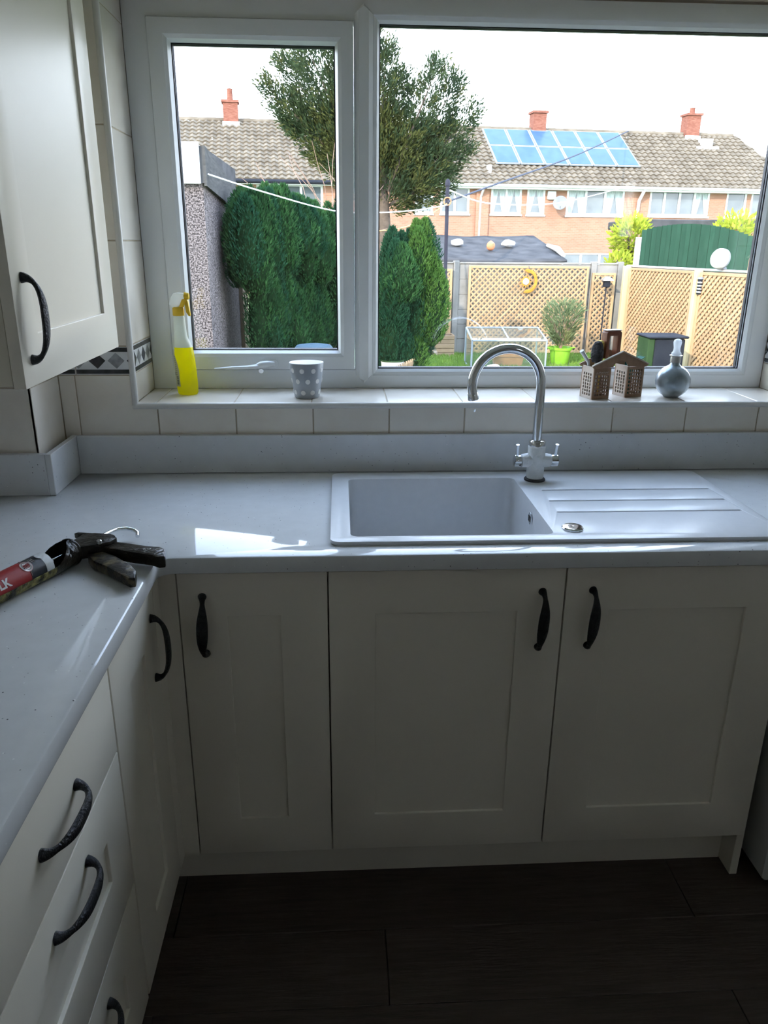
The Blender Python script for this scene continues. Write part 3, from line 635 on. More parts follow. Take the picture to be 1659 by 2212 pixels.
# ------------------------------------------------------------------ things on the sill
def sellipse(rx, ry, z, c, n=28, p=2.6):
    out = []
    for q in range(n):
        a = 2*PI*q/n; ca, sa = math.cos(a), math.sin(a)
        out.append((c[0]+rx*math.copysign(abs(ca)**(2/p), ca), c[1]+ry*math.copysign(abs(sa)**(2/p), sa), z))
    return out
BX, BY = -.3965, .722
sb = thing('spray_bottle', (BX, BY, ZS), 'half-full spray bottle of yellow cleaner with a yellow trigger head', 'spray bottle')
z0 = ZS+.0004
prof = [(.0, .0245, .018), (.004, .0275, .021), (.02, .0285, .022), (.05, .0285, .022), (.085, .0275, .0215), (.108, .0255, .021), (.118, .0240, .0205)]
MB().loft([sellipse(rx, ry, z0+z*1.10, (BX+.004*(1-z/.118)-.004, BY)) for z, rx, ry in prof]).build('liquid_part', M['liquid'], sb, True)
prof2 = [(.1182, .0240, .0205, -.004), (.128, .0215, .0195, -.006), (.14, .0182, .018, -.0085), (.155, .0165, .0165, -.0095), (.175, .0155, .0155, -.010), (.190, .0150, .015, -.010), (.194, .0135, .0135, -.010)]
MB().loft([sellipse(rx, ry, z0+z*1.10, (BX+dx, BY), p=2.3) for z, rx, ry, dx in prof2]).build('upper_bottle', M['bottlewhite'], sb, True)
MB().lathe([(.0148, .214), (.0156, .2155), (.0153, .2335), (.0132, .237)], (BX-.0105, BY, z0), 24).build('screw_collar', M['yellow'], sb, True)
Fy = lambda u, v, w: Vector((BX-.002+u*1.25, BY-.009+w, z0+v*1.10))
plate('shroud', [(-.0245, .222), (-.0175, .214), (-.006, .2155), (.004, .224), (.0095, .2385), (.0095, .2475), (-.006, .2495), (-.0145, .2475), (-.020, .238)], [], .018, M['shroud'], Fy, sb, .003)
plate('pump_body', [(-.004, .2155), (.006, .2155), (.0105, .226), (.0165, .230), (.0155, .2345), (.004, .2345)], [], .016, M['yellow'], lambda u, v, w: Vector((BX-.002+u*1.2, BY-.0102+w, z0+v*1.10)), sb, .002)
MB().tube([(BX+.008, BY, z0+.2655), (BX+.010, BY, z0+.2655), (BX+.0205, BY, z0+.265), (BX+.0215, BY, z0+.265)], [.0092, .0100, .0085, .0065], 16).build('nozzle', M['yellow'], sb, True)
plate('trigger', [(.0085, .2325), (.0165, .2325), (.0185, .212), (.0205, .1945), (.0165, .1930), (.0110, .203), (.0095, .217)], [], .012, M['yellow'], lambda u, v, w: Vector((BX-.002+u*1.2, BY-.0075+w, z0+v*1.10)), sb, .0015)
# curved label on the camera's left side of the bottle, with its printed bars
def on_bottle(an, z, off=.0006):
    rx, ry = .0285+off, .022+off; p = 2.6; ca, sa = math.cos(an), math.sin(an)
    return Vector((BX-.004+.004*(1-z/.118)+rx*math.copysign(abs(ca)**(2/p), ca), BY+ry*math.copysign(abs(sa)**(2/p), sa), z0+z*1.10))
lb = MB(); NZ = 16
g0 = []
for i in range(NZ+1):
    z = .022+.090*i/NZ; amax = math.radians(245-38*(max(0, (i/NZ-.35))/.65)**2.2*1.0)
    amin = math.radians(178)
    g0.append([on_bottle(amin+(amax-amin)*j/6, min(z, .112)) for j in range(7)])
for i in range(NZ):
    for j in range(6): lb.add([g0[i][j], g0[i][j+1], g0[i+1][j+1], g0[i+1][j]], [(0, 1, 2, 3)])
lab = lb.build('label', M['label'], sb, True)
def lab_bar(an0, an1, za, zb):
    mb = MB(); n = 4
    for j in range(n):
        a, b = [math.radians(an0+(an1-an0)*(j+k)/n) for k in (0, 1)]; mb.add([on_bottle(a, za, .0010), on_bottle(b, za, .0010), on_bottle(b, zb, .0010), on_bottle(a, zb, .0010)], [(0, 1, 2, 3)])
    mb.build('printed_mark', M['ink'], lab)
for k in range(9): lab_bar(222, 238, .0275+k*.0024, .0275+k*.0024+(.0011 if k % 3 else .0017))
lab_bar(203, 212, .050, .0575)
for k in range(10): lab_bar(216-(k > 6)*6, 232-(k > 5)*(k-5)*2, .052+k*.005, .0528+k*.005)

CX, CY = -.062, .672
cp = thing('cup', (CX, CY, ZS), 'grey ceramic cup with white polka dots on the sill', 'cup')
z0 = ZS+.0003; r0, r1, hc = .0345, .0475, .096
MB().lathe([(0, 0), (r0-.003, 0), (r0, .003), (r1, hc-.002), (r1-.001, hc)], (CX, CY, z0), 48).build('body', M['cup'], cp, True)
MB().lathe([(r1-.0008, hc-.0008), (r1-.002, hc+.0004), (r1-.0035, hc-.001), (r0-.003, .006), (0, .005)], (CX, CY, z0), 48).build('inner_glaze', M['cupwhite'], cp, True)
dm = MB().lathe([(0, .0009), (.0060, .0008), (.0067, 0)], n=16).mesh('dot', M['cupwhite'], True)
slope = math.atan2(r1-r0, hc)
for ri, (zf, ph) in enumerate(((.80, 0), (.50, .5), (.18, 0))):
    for k in range(9):
        an = 2*PI*(k+ph)/9-.42; r = r0+(r1-r0)*zf
        nrm = Vector((math.cos(an)*math.cos(slope), math.sin(an)*math.cos(slope), -math.sin(slope)))
        o = inst('dot', dm, cp, (CX+r*math.cos(an), CY+r*math.sin(an), z0+hc*zf)); o.rotation_euler = nrm.to_track_quat('Z', 'Y').to_euler()

# house-shaped utensil caddy
QX, QY = .795, .672
cd = thing('utensil_caddy', (QX, QY, ZS), 'brown perforated house-shaped utensil caddy with an arched handle', 'caddy', rz=.28)
Lq = wm(cd)
def q_box(name, x0, x1, y0, y1, z0_, z1, m, par=cd, c=.0008): return MB().cbox(x0, x1, y0, y1, z0_, z1, c).xf(Lq).build(name, M[m], par)
def q_plate(name, outer, holes, t, m, y, par=cd): return plate(name, outer, holes, t, M[m], lambda u, v, w: Lq @ Vector((u, y+w, v)), par, .0006)
def holes_grid(u0, u1, v0, v1, nu, nv):
    out = []
    for i in range(nu):
        for j in range(nv):
            cu_, cv = u0+(u1-u0)*(i+.5)/nu, v0+(v1-v0)*(j+.5)/nv; out.append(rrect(cu_-.0033, cu_+.0033, cv-.0034, cv+.0034)[::-1])
    return out
b0 = .0003
for s_, xs in (('l', (-.083, -.028)), ('r', (.026, .081))):
    x0, x1 = xs
    q_plate('front_panel', rrect(x0, x1, b0, .086), holes_grid(x0+.005, x1-.005, .008, .068 if s_ == 'l' else .080, 5, 6 if s_ == 'l' else 7), .004, 'caddy', -.030)
    q_plate('back_panel', rrect(x0, x1, b0, .092), holes_grid(x0+.006, x1-.006, .008, .068, 5, 7), .004, 'caddy', .026)
    for xx in (x0, x1-.004):
        plate('side_panel', rrect(-.0258, .0258, b0, .088), holes_grid(-.021, .021, .008, .072, 4, 7), .004, M['caddypale' if xx == x0 else 'caddy'], lambda u, v, w, xx=xx: Lq @ Vector((xx+w, u, v)), cd, .0006)
    q_box('base', x0+.0042, x1-.0042, -.0258, .0258, b0, .004, 'caddy')
gab = [(-.092, .091), (-.086, .085), (-.026, .088), (-.018, .100), (.0, .106), (.016, .100), (.024, .088), (.084, .085), (.090, .091), (.002, .128)]
q_plate('gable_front', gab, [], .004, 'caddy', -.0345)
q_plate('gable_back', gab, [], .004, 'caddy', .0305)
for x0, x1, za, zb in ((-.092, .002, .0915, .1285), (.002, .090, .1285, .0915)):
    mb = MB().add([(x0, -.037, za), (x1, -.037, zb), (x1, -.0295, zb), (x0, -.0295, za), (x0, -.037, za+.003), (x1, -.037, zb+.003), (x1, -.0295, zb+.003), (x0, -.0295, za+.003)],
                  [(0, 1, 2, 3), (4, 5, 6, 7), (0, 1, 5, 4), (1, 2, 6, 5), (2, 3, 7, 6), (3, 0, 4, 7)])
    mb.xf(Lq).build('roof_edge', M['caddypale'], cd)
hn = plate('carry_handle', [(-.024, .106), (-.024, .176), (-.019, .181), (.019, .181), (.024, .176), (.024, .106), (.014, .106), (.014, .168), (-.014, .168), (-.014, .106)], [], .026, M['caddyred'], lambda u, v, w: Lq @ Vector((u-.006, .002+w, v)), cd, .0012)
MB().cbox(-.029, .017, .002, .028, .1812, .1838, .0006).xf(Lq).build('handle_cap', M['caddypale'], hn)
# small pale script marks on the left front panel
for k, (u, v) in enumerate(((-.074, .073), (-.066, .0745), (-.059, .0735), (-.052, .0745), (-.045, .074), (-.039, .0745))):
    MB().tube([Lq @ Vector((u-.0025, -.0312, v-.003)), Lq @ Vector((u, -.0314, v+.002)), Lq @ Vector((u+.002, -.0314, v-.001)), Lq @ Vector((u+.003, -.0312, v+.002))], .0005, 5).build('script_mark', M['caddypale'], cd)
def ql(*p): return Lq @ Vector(p)
br = thing('dish_brush', ql(-.055, 0, .006), 'dark round dish scrubber standing in the left half of the caddy', 'brush')
MB().tube([ql(-.055, 0, .0065), ql(-.056, 0, .06), ql(-.058, .0, .10)], .005, 10).build('handle', M['white'], br, True)
mb = MB().lathe([(0, .095), (.012, .099), (.0165, .112), (.0175, .126), (.015, .142), (.010, .153), (0, .157)], n=20)
random.seed(5)
for v in mb.v: v += Vector((noise.noise(v*140)*.0025, noise.noise(v*140+Vector((9, 0, 0)))*.0025, 0))
mb.xf(Lq @ Matrix.Translation((-.058, 0, 0))).build('scrubber_head', M['bristle'], br, True)
wl = thing('wash_brush', ql(-.070, .012, .006), 'white plastic brush handle leaning left out of the caddy', 'brush')
MB().tube([ql(-.066, .012, .008), ql(-.069, .012, .07), ql(-.078, .010, .099), ql(-.104, .008, .130)], [.0035, .0035, .0045, .006], 10).build('handle', M['white'], wl, True)
MB().cbox(-.071, -.061, .008, .018, .0065, .03, .001).xf(Lq).build('head', M['white'], wl)
T(MB().cbox(-.050, -.0325, .004, .024, .0045, .155, .004).xf(Lq).build('sponge_cloth', M['yellowcloth']), 'yellow sponge cloth standing behind the dark scrubber in the caddy', 'sponge')
gp = MB().loft([[ql(.040, -.018, .006), ql(.046, -.018, .006), ql(.046, .018, .006), ql(.040, .018, .006)], [ql(.050, -.018, .095), ql(.056, -.018, .095), ql(.056, .018, .095), ql(.050, .018, .095)], [ql(.088, -.014, .106), ql(.092, -.014, .109), ql(.092, .014, .109), ql(.088, .014, .106)]])
T(gp.build('scouring_pad', M['greenpad']), 'dark green scouring pad drooping from the right half of the caddy', 'pad')

FX, FY = .965, .662
fk = thing('round_flask', (FX, FY, ZS), 'round blue-grey glass flask with a silver neck and white stopper', 'bottle')
z0 = ZS+.0003; rb = .0475
pf = [(0, 0), (.020, .0), (.022, .002)]+[(rb*math.cos(a), rb+rb*math.sin(a)*.98-.003) for a in [math.radians(-62+12*i) for i in range(12)]]+[(.015, .090), (.0125, .094), (.0122, .096)]
MB().lathe(pf, (FX, FY, z0), 44).build('globe', M['flask'], fk, True)
MB().lathe([(.0122, .0962), (.0142, .0965), (.0142, .1135), (.0165, .1145), (.0172, .1165), (.0150, .1175)], (FX, FY, z0), 32).build('neck_band', M['silver'], fk, True)
MB().lathe([(.0128, .1177), (.0135, .122), (.0098, .127), (.0088, .136), (.0105, .146), (.0115, .152), (.0095, .158), (.004, .161), (0, .1615)], (FX, FY, z0), 24).build('stopper', M['frosted'], fk, True)

# ------------------------------------------------------------------ caulking gun on the worktop
GA = Vector((-.491, -.059, 0)); GD = Vector((.400, .9165, 0)).normalized(); GN = Vector((GD.y, -GD.x, 0))   # axis, and its right-hand side
RB = .0265; ZA = ZW+RB+.0012
def gp_(s_, r_=0, z_=0): return Vector((GA.x+GD.x*s_+GN.x*r_, GA.y+GD.y*s_+GN.y*r_, ZA+z_))
gun = thing('caulking_gun', (GA.x, GA.y, ZW), 'worn black caulking gun lying on its side at the worktop corner', 'caulking gun')
cr = MB(); n = 14
for s0 in (0,):
    ri = []
    for sgn, r in ((1, RB), (1, RB-.0016)):
        ri.append(r)
    a0, a1 = math.radians(-168), math.radians(-6)
    def cpt(s_, a, r): return gp_(s_, r*math.cos(a), r*math.sin(a))
    for sa, sb_ in ((-.33, -.06),):
        for i in range(n):
            u, v = a0+(a1-a0)*i/n, a0+(a1-a0)*(i+1)/n
            cr.add([cpt(sa, u, RB), cpt(sb_, u, RB), cpt(sb_, v, RB), cpt(sa, v, RB), cpt(sa, u, RB-.0016), cpt(sb_, u, RB-.0016), cpt(sb_, v, RB-.0016), cpt(sa, v, RB-.0016)],
                   [(0, 1, 2, 3), (4, 5, 6, 7), (0, 1, 5, 4), (3, 2, 6, 7), (0, 3, 7, 4), (1, 2, 6, 5)])
cr.build('cradle', M['gunpaint'], gun, True)
front_ring = []
for q in range(29):
    a_ = 2*PI*q/28; front_ring.append(cpt(-.332, a_, RB-.0035))
MB().tube(front_ring, .0028, 8).build('front_ring', M['gunblack'], gun, True)
hs = MB()
NS = 7
for k in range(NS):                      # the cradle widens into the back cup by the body
    sA, sB = -.06+.062*k/NS, -.06+.062*(k+1)/NS; ext = 90*(k/(NS-1))**1.5; ext2 = 90*((k+1)/(NS-1))**1.5 if k < NS-1 else 90
    for i in range(n):
        for (e_a, e_b) in (((ext, ext2)),):
            f0, f1 = i/n, (i+1)/n
            A0 = [math.radians(-168-e_a+(162+2*e_a)*f) for f in (f0, f1)]; B0 = [math.radians(-168-e_b+(162+2*e_b)*f) for f in (f0, f1)]
            hs.add([cpt(sA, A0[0], RB), cpt(sB, B0[0], RB), cpt(sB, B0[1], RB), cpt(sA, A0[1], RB), cpt(sA, A0[0], RB-.0016), cpt(sB, B0[0], RB-.0016), cpt(sB, B0[1], RB-.0016), cpt(sA, A0[1], RB-.0016)],
                   [(0, 1, 2, 3), (4, 5, 6, 7), (0, 3, 7, 4), (1, 2, 6, 5)])
hs.build('back_cup', M['gunblack'], gun, True)
rotA = Matrix((( GN.x, 0, GD.x, 0), (GN.y, 0, GD.y, 0), (0, 1, 0, 0), (0, 0, 0, 1)))
def axial(prof, m, name, n_=28, par=gun): return MB().lathe(prof, gp_(0), n_, M4=rotA).build(name, M[m], par, True)
axial([(.0, .0), (RB, .0), (RB+.0008, .003), (RB, .006), (.013, .0075), (.0, .0078)], 'gunblack', 'end_plate')
def slab(name, pts, z0_, z1_, m, c=.0012, par=gun): return plate(name, pts, [], z1_-z0_, M[m], F_flat(z1_), par, c)
body_pts = [(-.497, -.048), (-.470, -.064), (-.440, -.052), (-.418, -.036), (-.412, -.016), (-.428, .004), (-.462, .012), (-.484, .004)]
slab('body', body_pts, ZA-.013, ZA+.013, 'gunblack')
slab('latch_plate', [(-.498, .020), (-.503, .012), (-.487, .003), (-.425, -.010), (-.418, -.004), (-.424, .004)], ZA+.002, ZA+.012, 'gunblack')
def channel(name, pts, wd, hh, m):
    mb = MB().tube(pts, [wd]*len(pts), 8, True, ell=hh/wd, up=(0, 0, 1)); return mb.build(name, M[m], gun, True)
hz = ZW+.0125
plate('fixed_handle', [(-.432, -.010), (-.395, -.022), (-.350, -.040), (-.322, -.046), (-.309, -.060), (-.302, -.096), (-.314, -.099), (-.332, -.086), (-.365, -.075), (-.405, -.056), (-.430, -.046)], [], .024, M['gunblack'], F_flat(hz+.020), gun, .003)
plate('trigger', [(-.452, -.030), (-.428, -.048), (-.402, -.068), (-.362, -.112), (-.345, -.140), (-.339, -.172), (-.350, -.174), (-.372, -.152), (-.408, -.116), (-.436, -.092), (-.456, -.062)], [], .020, M['gunspat'], F_flat(hz+.011), gun, .003)
MB().lathe([(0, 0), (.005, 0), (.005, .006), (.003, .008), (0, .008)], (-.437, -.045, ZA+.012), 14).build('rivet', M['silver'], gun, True)
rod = [gp_(-.045), gp_(0), gp_(.06), gp_(.118), gp_(.140, .002, -.001), gp_(.156, .010, -.004), gp_(.163, .022, -.008), gp_(.160, .034, -.012), gp_(.150, .041, -.015)]
rod2 = []
for i in range(len(rod)-1):
    for k in range(3): rod2.append(rod[i].lerp(rod[i+1], k/3))
rod2.append(rod[-1])
MB().tube(rod2, .0042, 12).build('plunger_rod', M['chrome'], gun, True)
ct = thing('sealant_cartridge', (gp_(-.18).x, gp_(-.18).y, ZA-.023), 'red and black sealant cartridge lying in the caulking gun', 'cartridge')
RT = .0238
axial([(RT-.002, -.3295), (RT, -.328), (RT, -.118)], 'red', 'red_wrap', 40, ct)
axial([(.0028, -.415), (.0036, -.413), (.0085, -.345), (.0105, -.338), (.0105, -.3298)], 'white', 'nozzle', 24, ct)
axial([(RT, -.1178), (RT, -.082)], 'black', 'black_wrap', 40, ct)
axial([(RT+.0003, -.0818), (RT+.0005, -.078), (RT+.0003, -.064), (RT-.002, -.0635), (RT-.004, -.070), (0, -.072)], 'white', 'end_cap', 40, ct)
def wrap(s_, a, off=.0004): return gp_(s_, (RT+off)*math.cos(a), (RT+off)*math.sin(a))
A_C = math.radians(52)                  # centre of the printed side, facing up and to the right of the axis
def wtxt(txt, size, s_end, v0, bold=0, name='lettering', m='print'):
    """lettering reading along the axis, ending at s_end; v grows away from the right-hand rim"""
    cu = bpy.data.curves.new('t', 'FONT'); cu.body = txt; cu.size = size; ob = bpy.data.objects.new('t', cu); COL.objects.link(ob); bpy.context.view_layer.update(); wdt = ob.dimensions.x
    bpy.data.objects.remove(ob); bpy.data.curves.remove(cu)
    me = text_mesh(txt, size, M[m], lambda u, v: wrap(s_end-wdt+u, (v0+v)/RT, .0006), name, bold); return place(name, me, ct)
wtxt('CAULK', .0215, -.164, RT*math.radians(12), .0007); wtxt('S', .012, -.172, RT*math.radians(72), .0004)
def ring_mesh(name, s_c, a_c, r_in, r_out, m, off=.0007, nn=28):
    mb = MB()
    for i in range(nn):
        t0, t1 = 2*PI*i/nn, 2*PI*(i+1)/nn
        P = [(s_c+r*math.cos(t), a_c+r*math.sin(t)/RT) for t, r in ((t0, r_in), (t0, r_out), (t1, r_out), (t1, r_in))]
        mb.add([wrap(s, a, off) for s, a in P], [(0, 1, 2, 3)])
    return mb.build(name, M[m], ct)
sc_, ac_ = -.1170, math.radians(58)
ring_mesh('logo_disc', sc_, ac_, .0001, .0112, 'silver', .0005); ring_mesh('logo_ring', sc_, ac_, .0104, .0116, 'pinkprint', .0009); ring_mesh('logo_ring', sc_, ac_, .0078, .0085, 'black', .0009)
ring_mesh('logo_centre', sc_, ac_, .0001, .0072, 'print', .0007)
for k in range(4):
    zz = [wrap(sc_-.006+.0035*k+ds, ac_+dv/RT, .0013) for ds, dv in ((-.0008, -.005), (.0006, .004), (.0014, -.003), (.0024, .003))]
    MB().tube(zz, .0005, 5).build('logo_stroke', M['redprint'], ct)
for a_lo, a_hi, s_a, s_b in ((8, 34, -.1165, -.1165), (82, 112, -.1165, -.1130), (112, 150, -.1130, -.090)):
    MB().tube([wrap(s_a+(s_b-s_a)*i/8, math.radians(a_lo+(a_hi-a_lo)*i/8), .0004) for i in range(9)], .0006, 5).build('label_edge_line', M['pinkprint'], ct)
for k in range(3): MB().tube([wrap(-.104+.004*k, math.radians(60), .0005), wrap(-.104+.004*k, math.radians(84), .0005)], .0006, 5).build('small_print', M['print'], ct)
ring_mesh('cap_tab', -.079, math.radians(78), .0001, .0080, 'white', .0012)

# ================================================================== OUTSIDE
GZ = -.70                                # garden level
rng = np.random.default_rng(11)
# the kitchen's own house: its mass shades the near garden
oh = MB().box(-6, -1.08, -6.5, .87, GZ, 4.9).box(1.98, 2.25, -1.2, .87, GZ, 4.9).box(1.98, 2.25, -6.5, -2.9, GZ, 4.9).box(1.98, 2.25, -2.9, -1.2, 2.5, 4.9).box(1.98, 2.25, -2.9, -1.2, GZ, .9).box(-1.08, 1.98, -3.3, .87, 2.5, 4.9).box(-1.08, 1.98, -6.5, -3.22, GZ, 4.9).box(-1.08, 1.98, .595, .87, GZ, -.06)
oh.prism([(-6.9, 4.9), (1.25, 4.9), (-2.8, 7.3)], lambda u, v, w: Vector((w, u, v)), -6.2, 2.35)
S(oh.build('wall_exterior', M['render']), 'rendered mass of the house around the kitchen')
gd = S(MB().box(-40, 60, .87, 90, GZ-.3, GZ).build('ground', M['soil']), 'garden ground and lawn')
# lawn blades in the visible strip
n = 26000
P = np.stack([rng.uniform(.6, 6.2, n), 10.5+4.3*rng.uniform(0, 1, n)**.8, np.full(n, GZ)], 1)
D = np.stack([rng.normal(0, .45, n), rng.normal(0, .45, n), np.ones(n)], 1)
lo = bpy.data.objects.new('lawn_grass', quads_mesh('lawn_grass', leaves(P, D, .085, .016, rng), M['grass'])); COL.objects.link(lo); T(lo, 'short green lawn grass in front of the trellis fence', 'grass', kind='stuff')

# ------------------------------------------------------------------ terrace of houses
HA = math.radians(5.5)
hs_ = thing('terrace_house', (8, 36, -.8), 'long orange brick terrace with a brown tiled roof behind the garden', 'house', rz=HA)
HM4 = wm(hs_) @ Matrix.Translation((0, 0, .8))          # local u along the terrace, w away from us, z as in the world
def hp(u, w, z): return HM4 @ Vector((u, w, z))
def hbox(name, u0, u1, w0, w1, z0_, z1, m, par=hs_, c=0):
    mb = MB(); (mb.cbox(u0, u1, w0, w1, z0_, z1, c) if c else mb.box(u0, u1, w0, w1, z0_, z1)); return mb.xf(HM4).build(name, M[m], par)
U0, U1 = -19.0, 14.0
WINS = [(-1.04, .42, 2.84, 4.02, 2, 'curtain'), (.67, 1.54, 2.84, 4.02, 1, 'curtain'), (2.58, 5.41, 2.84, 3.99, 3, 'mix'), (6.67, 9.71, 2.86, 4.0, 4, 'dark'), (10.57, 11.63, 2.86, 4.0, 1, 'dark'), (11.85, 13.1, 2.86, 4.0, 2, 'dark'),
        (-4.57, -3.73, 2.83, 3.93, 1, 'dark'), (-3.40, -2.04, 2.83, 3.95, 2, 'dark'), (2.58, 5.40, .10, 1.18, 3, 'dark'), (-11.6, -8.7, 2.83, 3.93, 3, 'dark'), (-15.3, -13.2, 2.83, 3.93, 2, 'dark')]
holes = [rrect(u0, u1, z0_, z1)[::-1] for u0, u1, z0_, z1, k, g in WINS]
plate('brick_wall', rrect(U0, U1, -.8, 4.06), holes, .3, M['brick'], lambda u, v, w: hp(u, w, v), hs_)
hbox('rear_wall', U0, U1, 7.7, 8.0, -.8, 4.06, 'brick'); hbox('side_wall', U0, U0+.3, .3, 7.7, -.8, 4.06, 'brick'); hbox('side_wall', U1-.3, U1, .3, 7.7, -.8, 4.06, 'brick')
for u0, u1, z0_, z1, k, g in WINS:
    w_ = (u1-u0)/k; fr_ = .10
    hl = [rrect(u0+w_*i+fr_*(.55 if i else 1), u0+w_*(i+1)-fr_*(.55 if i < k-1 else 1), z0_+fr_, z1-fr_*.7)[::-1] for i in range(k)]
    wf = plate('window', rrect(u0, u1, z0_, z1), hl, .08, M['frame_w'], lambda u, v, w: hp(u, w+.02, v), hs_)
    hbox('sill', u0-.04, u1+.04, -.06, .02, z0_-.07, z0_, 'frame_w', wf)
    for i in range(k):
        mm = 'curtain' if (g == 'curtain' or (g == 'mix' and i != 1) or (g == 'dark' and k == 4 and i == 3)) else 'darkroom'
        hbox('pane', u0+w_*i+.02, u0+w_*(i+1)-.02, .065, .085, z0_+.04, z1-.03, 'darkroom', wf)
        if mm == 'curtain':
            mb = MB(); nn = 18; xa, xb = u0+w_*i+.07, u0+w_*(i+1)-.07
            for side in (0, 1):
                c0 = xa if side == 0 else xb; pts = []
                for j in range(nn+1):
                    f = j/nn; pts.append((f, .05+.010*math.sin(f*28)))
                for j in range(nn):
                    (f0, d0), (f1, d1) = pts[j], pts[j+1]; sg = 1 if side == 0 else -1; wt_, wb_ = (xb-xa)*.52, (xb-xa)*(.30 if g == 'mix' else .2)
                    mb.add([hp(c0+sg*f0*wb_, d0, z0_+.1), hp(c0+sg*f1*wb_, d1, z0_+.1), hp(c0+sg*f1*wt_, d1, z1-.06), hp(c0+sg*f0*wt_, d0, z1-.06)], [(0, 1, 2, 3)])
            mb.build('curtain', M['curtain'], wf)
# roof: slopes plus real courses of tiles
EW, EZ, RW, RZ = -.40, 4.06, 4.0, 6.86; UR = 13.2
rs = MB().add([hp(U0-.3, EW, EZ), hp(U1+.4, EW, EZ), hp(U1+.4, 2*RW-EW, EZ), hp(U0-.3, 2*RW-EW, EZ), hp(U0-.3, RW, RZ-.05), hp(UR, RW, RZ-.05)], [(0, 1, 5, 4), (1, 2, 5), (2, 3, 4, 5), (3, 0, 4), (0, 3, 2, 1)]).build('roof', M['rooftile'], hs_)
rt_mb = []
sl = math.hypot(RW-EW, RZ-EZ); cs, sn = (RW-EW)/sl, (RZ-EZ)/sl; NR = 15; ch = sl/NR; tw_ = .30
for r in range(NR):
    d0, d1 = ch*r-.02, ch*(r+1)+.05
    ue = U1+.4-(U1+.4-UR)*(r+.5)/NR; nu = int((ue-U0+.3)/tw_)
    uu = U0-.3+np.arange(nu*4+1)*tw_/4; prof_ = np.tile([-.01, .045, .06, .015], nu+1)[:nu*4+1]
    jit = np.repeat(rng.uniform(-.006, .012, nu+1), 4)[:nu*4+1]
    lo_ = np.stack([uu, np.full_like(uu, d0), prof_+.085+jit], 1); hi_ = np.stack([uu, np.full_like(uu, d1), prof_+.012+jit], 1); bt = lo_.copy(); bt[:, 2] = 0.0
    for a_, b_ in ((lo_, hi_), (bt, lo_)):
        Q = np.stack([a_[:-1], a_[1:], b_[1:], b_[:-1]], 1); rt_mb.append(Q)
Q = np.concatenate(rt_mb); u_, d_, h_ = Q[..., 0], Q[..., 1], Q[..., 2]
wv = EW+d_*cs-h_*sn; zv = EZ+d_*sn+h_*cs
ca, sa = math.cos(HA), math.sin(HA)
W_ = np.stack([8+u_*ca-wv*sa, 36+u_*sa+wv*ca, zv], -1)
rt_me = quads_mesh('roof_tiles', W_, M['rooftile']); rto = place('roof_tiles', rt_me, hs_); rto['kind'] = 'stuff'
MB().tube([hp(U0-.3+.44*i, RW, RZ+.03+.02*(i % 2)) for i in range(int((UR-U0)/.44)+1)], .12, 8).build('ridge_tiles', M['rooftile'], hs_)
hbox('fascia_board', U0-.3, U1+.3, EW-.03, EW, EZ-.16, EZ+.03, 'fasciaw'); 
MB().tube([hp(-4.9, EW-.09, EZ-.03), hp(U1+.3, EW-.09, EZ-.03)], .065, 8).build('gutter', M['fasciaw'], hs_, True)
MB().tube([hp(U0-.3, EW-.09, EZ-.05), hp(-5.0, EW-.09, EZ-.05)], .085, 8).build('dark_gutter', M['bin'], hs_, True)
hbox('soffit', U0-.3, U1+.3, EW, .0, EZ-.16, EZ-.13, 'fasciaw')
MB().tube([hp(6.15, EW-.05, EZ-.1), hp(6.10, -.1, EZ-.55), hp(6.06, -.07, 2.0), hp(6.04, -.07, -.8)], .075, 10).build('downpipe', M['fasciaw'], hs_, True)
MB().tube([hp(-1.5, EW-.05, EZ-.1), hp(-1.54, -.08, EZ-.5), hp(-1.56, -.07, 2.0), hp(-1.56, -.07, -.8)], .055, 10).build('downpipe', M['stone'], hs_, True)
hbox('brick_pier', -1.75, -1.15, -.10, .0, -.8, 4.0, 'brick')
for u, w, hw, zt, pot, sz in ((-12.64, 3.95, .34, 7.72, .5, .34), (2.29, 3.95, .33, 7.72, .12, .34), (10.40, 3.95, .36, 7.85, .28, .34)):
    ch_ = hbox('chimney', u-hw, u+hw, w-.33, w+.33, 6.3, zt, 'chimney'); hbox('chimney_cap', u-hw-.06, u+hw+.06, w-.40, w+.40, zt-.10, zt, 'chimney', ch_); hbox('lead_flashing', u-hw-.05, u+hw+.05, w-.40, w-.331, 6.5, 6.82, 'frame_w', ch_)
    if pot > .2: MB().lathe([(.15, 0), (.14, .05), (.12, pot-.06), (.14, pot), (.10, pot), (.1, 0)], hp(u+(.0 if u < 0 else .0), w, zt), 14).build('chimney_pot', M['chimney'], ch_, True)
if True:
    a_ = hbox('roof_vent', 10.55, 11.15, 2.90, 3.25, 6.2, 6.62, 'fasciaw'); hbox('vent_flashing', 10.2, 11.4, 2.70, 2.9, 6.12, 6.24, 'fasciaw', a_)
    hbox('flue', -1.15, -.95, .42, .62, 4.6, 4.95, 'fasciaw')
